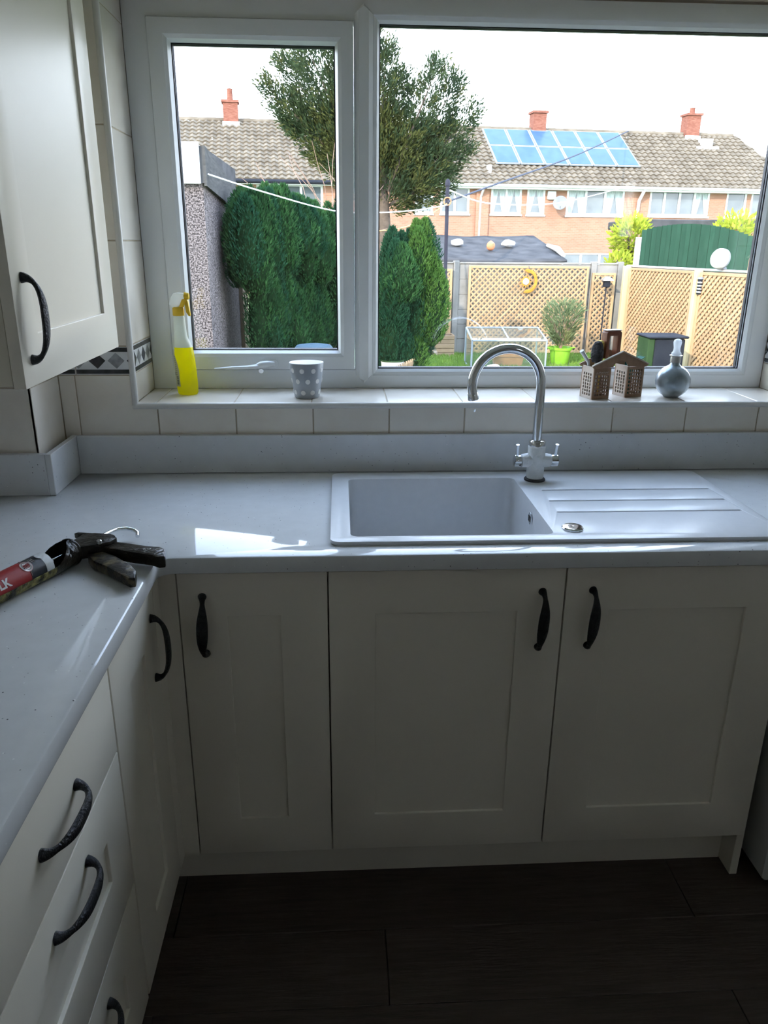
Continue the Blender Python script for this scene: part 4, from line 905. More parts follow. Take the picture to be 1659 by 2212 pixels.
# solar panels
def roof_pt(u, d, h): return hp(u, EW+d*cs-h*sn, EZ+d*sn+h*cs)
sa_ = thing('solar_array', hp(3, 2.5, 5.8), 'array of twelve blue solar panels on the tiled roof', 'solar panels')
for r in range(2):
    for c in range(6):
        u0 = -.62+c*1.185; d0 = 1.62+r*1.68
        p = [roof_pt(u, d, h) for h in (.13, .19) for u, d in ((u0, d0), (u0+1.15, d0), (u0+1.15, d0+1.62), (u0, d0+1.62))]
        fr_ = MB().add(p, [(0, 3, 2, 1), (4, 5, 6, 7), (0, 1, 5, 4), (1, 2, 6, 5), (2, 3, 7, 6), (3, 0, 4, 7)]).build('panel_frame', M['alu'], sa_)
        p = [roof_pt(u, d, h) for h in (.191, .20) for u, d in ((u0+.065, d0+.05), (u0+1.085, d0+.05), (u0+1.085, d0+1.57), (u0+.065, d0+1.57))]
        MB().add(p, [(0, 3, 2, 1), (4, 5, 6, 7), (0, 1, 5, 4), (1, 2, 6, 5), (2, 3, 7, 6), (3, 0, 4, 7)]).build('solar_cells', M['solar'], fr_)
for d in (2.0, 4.2):
    MB().tube([roof_pt(-.7, d, .1), roof_pt(6.55, d, .1)], .03, 6).build('mounting_rail', M['alu'], sa_)
sd = thing('satellite_dish', hp(2.17, -.05, 3.3), 'grey satellite dish on the brick wall between the upstairs windows', 'satellite dish')
dM = Matrix.Rotation(HA, 4, 'Z') @ Matrix.Rotation(math.radians(-25), 4, 'Z') @ Matrix.Rotation(math.radians(72), 4, 'X')
MB().lathe([(0, 0), (.18, .02), (.31, .07), (.32, .075), (.30, .085), (.17, .035), (0, .015)], hp(2.12, -.42, 3.33), 26, M4=dM).build('reflector', M['dish'], sd, True)
MB().tube([hp(2.17, 0, 3.30), hp(2.17, -.25, 3.30), hp(2.12, -.40, 3.33)], .025, 8).build('bracket', M['dish'], sd, True)
MB().tube([hp(2.12, -.42, 3.05), hp(2.02, -.75, 3.2)], .012, 6).build('feed_arm', M['dish'], sd)
T(MB().cbox(1.62, 2.02, -.13, -.002, 3.50, 3.86, .03).xf(HM4).build('alarm_box', M['fasciaw']), 'white alarm box on the brick wall above the satellite dish', 'alarm box')

# ------------------------------------------------------------------ garage on the left
gr = thing('garage', (-2.8, 10.0, GZ), 'pebbledashed garage with a white gable board at the left of the garden', 'garage')
GX, GY, GT = -1.575, 8.5, 2.165
MB().box(-4.6, GX, GY, 11.4, GZ, GT).build('pebbledash_wall', M['pebble'], gr)
MB().box(-4.7, GX+.02, GY-.03, 11.5, GT+.001, GT+.40).build('roof_slab', M['felt'], gr)
MB().cbox(-4.7, GX-.015, GY-.075, GY-.031, GT-.01, GT+.44, .006).build('white_gable_board', M['fasciaw'], gr)
plate('side_fascia', [(GY-.03, GT-.03), (11.5, GT-.22), (11.5, GT+.12), (GY-.03, GT+.405)], [], .03, M['fascia'], lambda u, v, w: Vector((GX+.051-w, u, v)), gr)
MB().box(GX-.01, GX+.06, 11.35, 11.95, GZ, GT-.05).build('wooden_gate_post', M['panelwood'], gr)

# ------------------------------------------------------------------ conifer shrubs
def plume_cloud(plumes, count, L, Wd, up=.9):
    Ps, Ds = [], []
    areas = np.array([p[4]*p[3] for p in plumes]); areas = areas/areas.sum()
    for (cx, cy, zb, h, R), ar in zip(plumes, areas):
        k = int(count*ar); t = rng.uniform(0, 1, k)**.9; an = rng.uniform(0, 2*PI, k)
        prof_ = np.sin(PI*np.clip(t, 0, 1)**.62)**.62; lump = 1+.18*np.sin(an*4+t*11+cx*7)*np.sin(t*17+an*2)+.12*np.sin(an*9-t*23)
        rad = R*prof_*lump*rng.uniform(.90, 1.04, k)
        Ps.append(np.stack([cx+rad*np.cos(an), cy+rad*np.sin(an), zb+h*t], 1))
        Ds.append(np.stack([np.cos(an)*.7+rng.normal(0, .35, k), np.sin(an)*.7+rng.normal(0, .35, k), up+.5*t+rng.normal(0, .3, k)], 1))
    return leaves(np.concatenate(Ps), np.concatenate(Ds), L, Wd, rng)
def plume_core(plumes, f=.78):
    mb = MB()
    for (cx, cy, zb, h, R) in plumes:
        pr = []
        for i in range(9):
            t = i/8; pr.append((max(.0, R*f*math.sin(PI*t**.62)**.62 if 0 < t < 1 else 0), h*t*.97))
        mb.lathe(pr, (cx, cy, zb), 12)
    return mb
def shrub(name, base, label, group, plumes, count, mats, L=.060, Wd=.017):
    t = thing(name, base, label, 'shrub', group)
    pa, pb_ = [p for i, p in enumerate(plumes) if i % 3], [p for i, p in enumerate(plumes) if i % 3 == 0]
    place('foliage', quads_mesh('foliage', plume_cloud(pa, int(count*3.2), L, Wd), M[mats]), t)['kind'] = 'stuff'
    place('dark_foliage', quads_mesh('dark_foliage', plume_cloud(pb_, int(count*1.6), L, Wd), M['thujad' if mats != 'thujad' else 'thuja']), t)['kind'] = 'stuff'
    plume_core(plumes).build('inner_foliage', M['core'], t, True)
    MB().tube([Vector(base), Vector(base)+Vector((.02, 0, .5)), Vector(base)+Vector((0, .02, 1.2))], [.07, .06, .04], 8).build('stem', M['bark'], t, True)
    return t
def rand_plumes(seed, cx, cy, rx, ry, z0_, ztop, nn, R=(.2, .34), hf=(.45, .8)):
    r = random.Random(seed); out = []
    for i in range(nn):
        an = 2*PI*i/nn*1.618*3.3; q = math.sqrt((i+.5)/nn); x, y_ = cx+rx*q*math.cos(an), cy+ry*q*math.sin(an)
        h = r.uniform(*hf)*(ztop-z0_)*(1.05-.25*q); zb = z0_+r.uniform(0, max(.02, (ztop-z0_)*(1-.12*q*q)-h)) ; out.append((x, y_, zb, h, r.uniform(*R)))
    for i in range(nn//2):               # plumes that carry the top outline
        an = r.uniform(0, 2*PI); q = math.sqrt(r.uniform(0, 1)); x, y_ = cx+rx*q*math.cos(an)*.9, cy+ry*q*math.sin(an)*.9
        h = (ztop-z0_)*r.uniform(.4, .6); out.append((x, y_, ztop-(ztop-z0_)*.10*q*q-h, h, r.uniform(*R)*.85))
    return out
HG = 'clipped conifers in the garden'
r_ = random.Random(21); pl = []
for k in range(44):
    f = (k+.5)/44; lay = k % 4; side = (lay-1.2)*.17
    x, y_ = -1.33+1.0*f-side*.86*.6+.02, 9.50+1.75*f+side*.5+.05*r_.uniform(-1, 1); zt = 2.08+.16*math.sin(PI*min(1, f*1.25))+r_.uniform(-.10, .05)
    h = r_.uniform(.75, 1.25); drop = (0, .45, .95, 1.35)[(k*7+lay) % 4]; pl.append((x, y_, max(-.25+.42*(1-f), zt-drop*.95-h), h, r_.uniform(.16, .25)))
for k in range(16):
    f = (k+.5)/16; pl.append((-1.14+.86*f, 9.66+1.55*f+.06*r_.uniform(-1, 1), -.15-.2*f+r_.uniform(0, .12), r_.uniform(1.0, 1.5), r_.uniform(.17, .24)))
pl += [(-.95, 9.75, .05, .50, .16), (-.62, 10.2, -.05, .55, .17), (-.98, 9.8, .5, .75, .17)]
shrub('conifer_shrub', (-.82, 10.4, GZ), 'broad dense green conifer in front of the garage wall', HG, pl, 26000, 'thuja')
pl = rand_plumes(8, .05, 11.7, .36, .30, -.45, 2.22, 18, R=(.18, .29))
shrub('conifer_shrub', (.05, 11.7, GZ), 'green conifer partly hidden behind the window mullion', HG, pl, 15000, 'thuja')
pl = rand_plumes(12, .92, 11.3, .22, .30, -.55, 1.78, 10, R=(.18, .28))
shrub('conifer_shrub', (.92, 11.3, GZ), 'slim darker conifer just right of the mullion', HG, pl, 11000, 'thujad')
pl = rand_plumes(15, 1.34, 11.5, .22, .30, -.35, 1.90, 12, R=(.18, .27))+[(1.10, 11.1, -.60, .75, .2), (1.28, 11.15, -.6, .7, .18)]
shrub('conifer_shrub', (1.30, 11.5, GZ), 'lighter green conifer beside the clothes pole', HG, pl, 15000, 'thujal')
# litter under the left conifer
n = 2200; P = np.stack([rng.uniform(-1.35, .1, n), rng.uniform(9.3, 10.6, n), GZ+.74*rng.uniform(0, 1, n)], 1); D = rng.normal(0, 1, (n, 3))
ll = bpy.data.objects.new('dead_twigs', quads_mesh('dead_twigs', leaves(P, D, .09, .022, rng), M['leafdead'])); COL.objects.link(ll); T(ll, 'red-brown dead twigs under the left conifer', 'twigs', kind='stuff')

# ------------------------------------------------------------------ yew tree beyond the fence
yt = thing('yew_tree', (1.3, 20.2, GZ), 'tall dark yew tree with feathery lobes beyond the fence', 'tree')
LOB = [((.6, 3.0), (-1.35, 5.95), .50), ((.6, 3.0), (-1.75, 5.2), .42), ((.7, 3.2), (-.85, 6.25), .55), ((.8, 3.2), (-.1, 6.9), .62), ((.9, 3.2), (.65, 7.0), .62), ((1.0, 3.0), (1.25, 6.3), .5), ((1.1, 3.0), (1.75, 5.75), .42),
       ((1.3, 2.8), (2.62, 5.95), .45), ((1.5, 2.7), (3.25, 5.75), .45), ((1.6, 2.7), (3.75, 5.0), .42), ((1.5, 2.5), (3.65, 4.05), .42), ((1.4, 2.5), (3.15, 3.2), .45), ((.8, 2.9), (-1.3, 4.7), .5), ((.7, 3.0), (-.35, 3.55), .40),
       ((1.2, 2.4), (2.3, 2.9), .4), ((1.0, 3.0), (.2, 5.2), .6), ((1.1, 3.0), (1.0, 5.0), .6), ((1.4, 2.8), (2.5, 4.6), .6), ((.9, 2.5), (.45, 3.6), .5), ((1.2, 2.3), (1.6, 3.4), .55), ((1.8, 2.6), (2.9, 4.0), .5), ((.9, 3.0), (-.3, 5.0), .6)]
trunk = [(1.3, 20.2, GZ), (1.28, 20.2, 1.0), (1.2, 20.2, 2.4), (1.1, 20.2, 3.6), (1.0, 20.2, 5.0)]
MB().tube(trunk, [.24, .20, .16, .11, .05], 10).build('trunk', M['bark'], yt, True)
PA, DA, PB, DB = [], [], [], []
bm_ = MB()
for li, ((bx_, bz), (tx, tz), R) in enumerate(LOB):
    yo = rng.uniform(-.7, .7); b0_, t0_ = np.array([bx_, 20.2+yo*.3, bz]), np.array([tx, 20.2+yo, tz]); ax = t0_-b0_; Ln = np.linalg.norm(ax); sh_ = .05 if tx < -.6 else .36; ax = ax*(Ln-sh_)/Ln; Ln -= sh_; R = R*(.95 if tx < -.6 else .82)
    bm_.tube([Vector(b0_), Vector(b0_+ax*.5), Vector(b0_+ax*.92)], [.05, .03, .008], 6)
    ns = int(95*Ln*R/.5)
    for k in range(ns):                  # each spray is a little fan of needles
        t = rng.uniform(.12, 1.0); rad = R*math.sin(PI*min(t, .995)**.8)**.6*math.sqrt(rng.uniform(.15, 1)); an = rng.uniform(0, 2*PI)
        a1 = ax/Ln; s1 = np.cross(a1, [0, 1, 0]); s1 /= np.linalg.norm(s1); s2 = np.cross(a1, s1)
        off = s1*math.cos(an)+s2*math.sin(an); c0 = b0_+ax*t+off*rad; dirv = a1*.9+off*.55+np.array([0, 0, .15])
        m_ = 16; tt = rng.uniform(0, 1, m_)
        Pn = c0+np.outer(tt*.34, dirv/np.linalg.norm(dirv))+rng.normal(0, .05, (m_, 3)); Dn = dirv+rng.normal(0, .45, (m_, 3))
        (PB if (t < .5 and rng.uniform() < .75) or rng.uniform() < .12 else PA).append(Pn); (DB if len(PB) > len(DB) else DA).append(Dn)
bm_.build('branches', M['bark'], yt, True)
place('foliage', quads_mesh('foliage', leaves(np.concatenate(PA), np.concatenate(DA), .125, .036, rng), M['yew']), yt)['kind'] = 'stuff'
place('olive_foliage', quads_mesh('olive_foliage', leaves(np.concatenate(PB), np.concatenate(DB), .125, .036, rng), M['yewolive']), yt)['kind'] = 'stuff'
# bare twiggy shrub left of the yew
bs = thing('bare_shrub', (-.1, 17.5, GZ), 'bare twiggy shrub left of the yew tree', 'shrub')
mb = MB(); r_ = random.Random(2)
for k in range(26):
    p = Vector((-.1+r_.uniform(-.3, .3), 17.5+r_.uniform(-.2, .2), GZ+1.2)); d = Vector((r_.uniform(-1, .35), r_.uniform(-.3, .3), r_.uniform(.55, 1))); pts = [p]
    for j in range(7): d = (d+Vector((r_.uniform(-.25, .2), r_.uniform(-.2, .2), r_.uniform(-.25, .12)))).normalized(); p = p+d*.47; pts.append(p)
    mb.tube(pts, [.016-.0017*j for j in range(8)], 5)
mb.build('twigs', M['twig'], bs); MB().tube([(-.1, 17.5, GZ), (-.1, 17.5, GZ+1.3)], [.09, .06], 8).build('stem', M['bark'], bs, True)

# ------------------------------------------------------------------ boundary fences and trellises
cf = thing('concrete_fence', (3.8, 15.12, GZ), 'grey concrete panel fence across the end of the garden', 'fence')
posts = [1.75, 2.45, 5.35, 5.92]
for x in posts: MB().cbox(x-.06, x+.06, 15.06, 15.20, GZ, 1.19, .01).build('post', M['concrete'], cf)
for a, b in zip(posts[:-1], posts[1:]):
    for k in range(6): MB().cbox(a+.061, b-.061, 15.10, 15.16, GZ+.305*k, GZ+.305*(k+1)-.004, .006).build('panel', M['concrete'], cf)
    MB().cbox(a+.061, b-.061, 15.08, 15.18, GZ+1.831, 1.165, .006).build('coping', M['concrete'], cf)
def trellis(name, p0, p1, z0_, z1, label, fr=.05, pitch=.117, th=.012, sw=.034, group='larch trellis panels', drop=0.0):
    """framed diamond trellis from p0 to p1 (xy); every slat is its own piece"""
    p0, p1 = Vector((*p0, 0)), Vector((*p1, 0)); d = p1-p0; w = d.length; an = math.atan2(d.y, d.x); h = z1-z0_
    t = thing(name, (p0.x, p0.y, z0_), label, 'trellis', group, rz=an); L4 = wm(t)
    def lb(nm, x0, x1, y0, y1, a, b): return MB().cbox(x0, x1, y0, y1, a, b, .003).xf(L4).build(nm, M['trellis'], t)
    lb('frame_post', 0, fr, -.022, .022, 0, h); lb('frame_post', w-fr, w, -.022, .022, 0, h); lb('frame_rail', fr, w-fr, -.022, .022, h-fr, h); lb('frame_rail', fr, w-fr, -.022, .022, 0, fr)
    x0, x1, a, b = fr*.6, w-fr*.6, fr*.6, h-fr*.6
    for sgn in (1, -1):
        c = x0-(b-a) if sgn > 0 else x0
        c0 = math.floor(c/pitch)*pitch
        while c0 < x1+(0 if sgn > 0 else (b-a)):
            # line x = c0 + sgn*(z-a)
            za, zb = (max(a, a+(x0-c0)), min(b, a+(x1-c0))) if sgn > 0 else (max(a, a+(c0-x1)), min(b, a+(c0-x0)))
            if zb-za > .05:
                ln = (zb-za)*math.sqrt(2); zc = (za+zb)/2; xc = c0+sgn*(zc-a)
                me = MB().box(-ln/2, ln/2, -th/2, th/2, -sw/2, sw/2).mesh('slat', M['trellis'])
                o = bpy.data.objects.new('slat', me); COL.objects.link(o); o.parent = t; o.location = (xc, -.007 if sgn > 0 else .0065, zc); o.rotation_euler = (0, -sgn*PI/4, 0)
            c0 += pitch
    return t
trellis('trellis', (1.90, 15.0), (2.36, 15.0), -.28, 1.03, 'narrow larch trellis standing in the wooden planter')
trellis('trellis', (2.70, 15.0), (5.22, 15.0), GZ+.02, 1.10, 'large larch trellis carrying the sun ornament')
trellis('trellis', (5.30, 15.0), (5.80, 15.0), GZ+.02, .97, 'narrow larch trellis in the fence corner behind the lantern')
FA, FB, FC = Vector((5.95, 14.95, 0)), Vector((6.46, 12.55, 0)), Vector((7.55, 7.6, 0))
sf = thing('side_fence', (6.46, 12.55, GZ), 'timber boundary fence with pale posts along the right of the garden', 'fence')
def seg_box(nm, p, q, off, t0, z0_, z1, m, par):
    d = (q-p).normalized(); nn = Vector((-d.y, d.x, 0)); a, b = p+nn*off, q+nn*off
    return MB().add([(*(a)[:2], z0_), (*(b)[:2], z0_), (*(b+nn*t0)[:2], z0_), (*(a+nn*t0)[:2], z0_), (*(a)[:2], z1), (*(b)[:2], z1), (*(b+nn*t0)[:2], z1), (*(a+nn*t0)[:2], z1)],
                    [(0, 1, 2, 3), (4, 5, 6, 7), (0, 1, 5, 4), (1, 2, 6, 5), (2, 3, 7, 6), (3, 0, 4, 7)]).build(nm, M[m], par)
for p, q in ((FA, FB), (FB, FC)):
    d = q-p; nb = int(d.length/.15)
    for k in range(nb): seg_box('board', p+d*(k/nb), p+d*((k+.985)/nb), .07, .018, GZ, 1.10-(0 if p == FA else .01), 'panelwood', sf)
    seg_box('capping', p, q, .045, .07, 1.101, 1.135, 'stone', sf)
for p, w_ in ((FA+Vector((.02, -.15, 0)), .085), (FB, .075)): MB().cbox(p.x-w_, p.x+w_*.6, p.y-.06, p.y+.06, GZ, 1.12, .008).build('post', M['postpale'], sf)
d1_ = (FB-FA).normalized(); d2_ = (FC-FB).normalized()
a_, b_ = FA+d1_*.28, FB-d1_*.10
trellis('trellis', (a_.x-.02, a_.y), (b_.x-.02, b_.y), GZ+.05, 1.09, 'bright larch trellis between the two pale posts on the right', sw=.042)
a_, b_ = FB+d2_*.10, FB+d2_*2.3
trellis('trellis', (a_.x-.02, a_.y), (b_.x-.02, b_.y), GZ+.02, 1.08, 'nearest larch trellis at the right edge of the window', sw=.045)
# green arched fence further back
gf = thing('green_fence', (8.6, 17, GZ), 'dark green painted fence with an arched top', 'fence')
nb = 30
for k in range(nb):
    x0 = 7.02+.115*k; f = (x0+.055-7.0)/2.75; zt = 1.66+.34*max(0, 1-((f-.42)/.62)**2)
    MB().box(x0, x0+.111, 17.0+(k % 2)*.008, 17.02+(k % 2)*.008, GZ, zt).build('board', M['greenfence'], gf)
MB().cbox(6.90, 7.015, 16.97, 17.06, GZ, 1.70, .006).build('post', M['stone'], gf)
for z in (0.0, 1.2): MB().box(7.02, 10.46, 17.03, 17.07, z, z+.08).build('rail', M['greenfence'], gf)
def bush(name, c, r, label, m, count, L, Wd, group=None, stem=True, sq=1.0):
    t = thing(name, (c[0], c[1], GZ), label, 'shrub', group)
    v = rng.normal(size=(count, 3)); v /= np.linalg.norm(v, axis=1, keepdims=True); rr_ = rng.uniform(.45, 1.0, count)[:, None]
    P = np.array(c)+v*rr_*np.array([r, r, r*sq]); place('foliage', quads_mesh('foliage', leaves(P, v+np.array([0, 0, .5])+rng.normal(0, .4, (count, 3)), L, Wd, rng), M[m]), t)['kind'] = 'stuff'
    mb = MB(); rr2 = random.Random(int(c[0]*100))
    for k in range(7):
        e_ = Vector(c)+Vector((rr2.uniform(-.6, .6)*r, rr2.uniform(-.6, .6)*r, rr2.uniform(.0, .6)*r)); mb.tube([(c[0], c[1], GZ), (c[0]+(e_.x-c[0])*.4, c[1]+(e_.y-c[1])*.4, c[2]-.4*r), e_], [.03, .022, .008], 6)
    mb.build('stems', M['bark'], t); return t
GB = 'shrubs behind the green fence'
bush('garden_shrub', (7.25, 18.3, 1.72), .50, 'yellow-green bush rising behind the left of the green fence', 'limebush', 900, .16, .07, GB)
bush('garden_shrub', (9.9, 18.3, 1.72), .62, 'yellow bush rising behind the right of the green fence', 'limebush', 900, .16, .07, GB)
bush('garden_shrub', (6.75, 17.6, 1.05), .32, 'small yellow-green bush between the downpipe and the green fence', 'limebush', 450, .14, .06, GB)
nw = thing('low_outhouse', (9, 20, GZ), 'low dark-roofed outhouse behind the green fence', 'building')
MB().box(8.0, 11.5, 19.2, 22, GZ, 1.95).build('wall', M['brick'], nw); MB().cbox(7.9, 11.6, 19.1, 22.1, 1.951, 2.16, .02).build('roof', M['felt'], nw)

# neighbour's shed
sh = thing('felt_roofed_shed', (3.8, 18, GZ), 'low shed with a sagging dark felt roof beyond the concrete fence', 'shed')
MB().box(2.35, 5.05, 16.75, 19.3, GZ, 1.12).build('walls', M['panelwood'], sh)
mb = MB(); nx, ny = 16, 8; g_ = [[None]*(ny+1) for _ in range(nx+1)]
for i in range(nx+1):
    for j in range(ny+1):
        x, y_ = 2.25+2.95*i/nx-.12*(j/ny), 16.6+2.85*j/ny; g_[i][j] = Vector((x, y_, 1.19+.56*j/ny+.03*noise.noise(Vector((x*2, y_*2, 0)))-.04*math.sin(PI*i/nx)))
for i in range(nx):
    for j in range(ny): mb.add([g_[i][j], g_[i+1][j], g_[i+1][j+1], g_[i][j+1]], [(0, 1, 2, 3)])
rf = mb.build('roof', M['felt'], sh, True)
bm = bmesh.new(); bm.from_mesh(rf.data); bmesh.ops.remove_doubles(bm, verts=list(bm.verts), dist=1e-4); bmesh.ops.recalc_face_normals(bm, faces=list(bm.faces)); bm.to_mesh(rf.data); bm.free()
sol = rf.modifiers.new('thick', 'SOLIDIFY'); sol.thickness = .05; sol.offset = -1
for p, q in ((g_[nx][1], g_[nx][4]),): MB().tube([p+Vector((.02, 0, .02)), (p+q)/2+Vector((.04, 0, .05)), q+Vector((-.05, 0, .03))], [.05, .075, .04], 7).build('torn_edge', M['stone'], sh)
def lump(name, c, s_, m, label, cat, group=None, seed=0):
    bm = bmesh.new(); bmesh.ops.create_icosphere(bm, subdivisions=2, radius=1)
    for v in bm.verts: k = 1+.25*noise.noise(v.co*1.7+Vector((seed, 0, 0))); v.co = Vector((v.co.x*s_[0]*k, v.co.y*s_[1]*k, v.co.z*s_[2]*k))
    zmin = min(v.co.z for v in bm.verts)
    for v in bm.verts: v.co += Vector((c[0], c[1], c[2]-zmin))
    mb = MB(); bm.verts.index_update(); mb.add([v.co.copy() for v in bm.verts], [[v.index for v in f.verts] for f in bm.faces]); bm.free()
    o = mb.build(name, M[m], None, True); T(o, label, cat, group); return o
def roof_z(x, y_): i = min(nx, max(0, round((x-2.25)/2.95*nx))); j = min(ny, max(0, round((y_-16.6)/2.85*ny))); return g_[i][j].z+.002
SG = 'weights on the shed roof'
for x, y_, s_, m, lb_ in ((2.88, 18.1, (.17, .12, .09), 'stone', 'pale stone weighting the left of the felt roof, by the pole'), (3.62, 17.6, (.10, .09, .11), 'terracotta', 'small pinkish block in the middle of the felt roof'), (4.12, 18.0, (.17, .12, .09), 'stone', 'pale stone weighting the right half of the felt roof')):
    lump('roof_weight', (x, y_, roof_z(x, y_)), s_, m, lb_, 'stone', SG, x)

# ------------------------------------------------------------------ clothes pole and lines
cpz = 2.60; CPX, CPY = 2.17, 14.62
pole = thing('clothes_pole', (CPX, CPY, GZ), 'dark steel clothes pole standing on the lawn', 'pole')
MB().tube([(CPX, CPY, GZ), (CPX-.02, CPY, cpz)], .037, 12).build('pole', M['polegrey'], pole, True)
MB().lathe([(.05, 0), (.055, .05), (.03, .12), (0, .13)], (CPX-.02, CPY, cpz-.02), 14).build('cap', M['polegrey'], pole, True)
MB().tube([(CPX-.02+.07*math.cos(a), CPY-.045, 2.30+.07*math.sin(a)) for a in [2*PI*i/16 for i in range(17)]], .012, 6).build('hook_ring', M['terracotta'], pole, True)
def ray(px, py):
    q = _r*((px-829.5)/FPX)+_u*(-(py-1106)/FPX)+_f; return q
def at_y(px, py, y_): q = ray(px, py); t = (y_-CAM_POS.y)/q.y; return CAM_POS+q*t
def smooth_path(pts, k=6):
    out = []; n_ = len(pts)
    for i in range(n_-1):
        p0, p1, p2, p3 = pts[max(i-1, 0)], pts[i], pts[i+1], pts[min(i+2, n_-1)]
        for j in range(k):
            t = j/k; out.append(.5*((2*p1)+(p2-p0)*t+(2*p0-5*p1+4*p2-p3)*t*t+(3*p1-p0-3*p2+p3)*t**3))
    return out+[pts[-1]]
w1 = [Vector((GX+.055, GY+.06, 2.27)), Vector((-.987, 9.28, 2.137)), Vector((-.053, 10.85, 1.967)), Vector((.71, 12.13, 1.995)), Vector((1.45, 13.4, 2.09)), Vector((CPX-.02, CPY-.045, 2.235))]
T(MB().tube(smooth_path(w1), .0095, 7).build('clothes_line', M['rope'], None, True), 'white clothes line sagging from the garage to the pole', 'clothes line')
e1_ = hp(7.05, RW-.1, RZ+.12)
w2 = [Vector((CPX, CPY-.045, 2.30)), Vector((CPX, CPY, 2.30)).lerp(e1_, .12)-Vector((0, 0, .03)), Vector((CPX, CPY, 2.30)).lerp(e1_, .5)-Vector((0, 0, .12)), e1_]
T(MB().tube(smooth_path(w2), [.016+.012*i/18 for i in range(19)], 7).build('overhead_cable', M['ropedark'], None, True), 'dark cable running from the pole up across the solar panels', 'cable')
e2_ = hp(5.2, EW-.16, EZ+.02)
s2_ = Vector((CPX+.03, CPY, 2.50)); w3 = [s2_, s2_.lerp(e2_, .12)-Vector((0, 0, .30)), s2_.lerp(e2_, .4)-Vector((0, 0, .42)), s2_.lerp(e2_, .75)-Vector((0, 0, .20)), e2_]
T(MB().tube(smooth_path(w3), .016, 7).build('pale_line', M['rope'], None, True), 'pale thin line from the pole top to the house gutter', 'cable')
w4 = [Vector((.10, 11.55, 1.72)), Vector((.7, 12.2, 1.71)), Vector((1.35, 13.2, 1.84)), Vector((CPX-.03, CPY-.05, 2.26))]
T(MB().tube(smooth_path(w4), .009, 6).build('orange_line', M['ropeorange'], None, True), 'thin orange line slung from the conifer to the pole', 'cable')

# ------------------------------------------------------------------ garden things
pb = thing('wooden_planter', (2.12, 14.72, GZ), 'square wooden planter of rough boards under the narrow trellis', 'planter')
for k in range(5):
    z = GZ+.003+.088*k
    for nm, bx_ in (('board', (1.88, 2.38, 14.50+.006*(k % 2), 14.53+.006*(k % 2))), ('board', (1.88, 2.38, 14.93, 14.96)), ('board', (1.87, 1.90, 14.54, 14.925)), ('board', (2.36, 2.39, 14.54, 14.925))): MB().cbox(*bx_, z, z+.083, .006).build(nm, M['crate'], pb)
MB().box(1.905, 2.355, 14.545, 14.92, GZ+.003, GZ+.40).build('soil', M['bark'], pb)
gh = thing('cold_frame', (3.2, 13.3, GZ), 'aluminium and glass cold frame on the lawn', 'cold frame')
x0, x1, y0, y1, zf, zb_ = 2.47, 3.87, 12.85, 13.6, -.17, -.01
fm = MB()
for a, b in (((x0, y0, GZ), (x0, y0, zf)), ((x1, y0, GZ), (x1, y0, zf)), ((x0, y1, GZ), (x0, y1, zb_)), ((x1, y1, GZ), (x1, y1, zb_)), ((x0, y0, zf), (x1, y0, zf)), ((x0, y1, zb_), (x1, y1, zb_)), ((x0, y0, zf), (x0, y1, zb_)), ((x1, y0, zf), (x1, y1, zb_)),
             ((x0, y0, GZ+.02), (x1, y0, GZ+.02)), ((x0, y1, GZ+.02), (x1, y1, GZ+.02)), ((x0, y0, GZ+.02), (x0, y1, GZ+.02)), ((x1, y0, GZ+.02), (x1, y1, GZ+.02)), (((x0+x1)/2, y0, zf), ((x0+x1)/2, y1, zb_))): MB().tube([a, b], .018, 6).build('frame_bar', M['alu'], gh)
M['paneg'] = pane_mat('hazy_glass', (.80, .86, .82), 1.5, .05)
def quadbox(vs, th, nm, m, par):
    vs = [Vector(v) for v in vs]; nn = (vs[1]-vs[0]).cross(vs[3]-vs[0]).normalized()*th
    return MB().add(vs+[v+nn for v in vs], [(0, 1, 2, 3), (4, 5, 6, 7), (0, 1, 5, 4), (1, 2, 6, 5), (2, 3, 7, 6), (3, 0, 4, 7)]).build(nm, m, par)
xm = (x0+x1)/2
for a, b in ((x0+.02, xm-.02), (xm+.02, x1-.02)): quadbox([(a, y0+.02, zf), (b, y0+.02, zf), (b, y1-.02, zb_), (a, y1-.02, zb_)], .004, 'lid_pane', M['paneg'], gh)
quadbox([(x0+.02, y0, GZ+.04), (x1-.02, y0, GZ+.04), (x1-.02, y0, zf-.02), (x0+.02, y0, zf-.02)], .004, 'front_pane', M['paneg'], gh)
quadbox([(x0, y0+.02, GZ+.04), (x0, y1-.02, GZ+.04), (x0, y1-.02, zf-.02), (x0, y0+.02, zf-.02)], .004, 'side_pane', M['paneg'], gh)
tr = thing('terracotta_trough', (3.20, 13.1, GZ), 'terracotta trough inside the cold frame', 'planter')
plate('rim', rrect(2.90, 3.52, 12.98, 13.25, .03), [rrect(2.93, 3.49, 13.01, 13.22, .02)[::-1]], .04, M['terracotta'], F_flat(GZ+.25), tr)
MB().loft([[(u, v, z) for u, v in rrect(2.92+i_, 3.50-i_, 13.0+i_, 13.23-i_, .02)] for z, i_ in ((GZ+.001, .03), (GZ+.208, 0))]).build('body', M['terracotta'], tr)
lump('white_bag', (2.86, 12.72, GZ), (.14, .07, .06), 'white', 'white bag lying on the grass in front of the cold frame', 'bag', seed=3)
pt = thing('lime_pot', (4.28, 13.35, GZ), 'bright lime green plastic pot on the lawn', 'pot')
MB().lathe([(.0, 0), (.15, .0), (.165, .02), (.20, .30), (.225, .305), (.23, .35), (.215, .35), (.19, .30), (0, .28)], (4.28, 13.35, GZ+.001), 28).build('body', M['lime'], pt, True)
MB().lathe([(0, .29), (.188, .292)], (4.28, 13.35, GZ), 20).build('soil', M['bark'], pt)
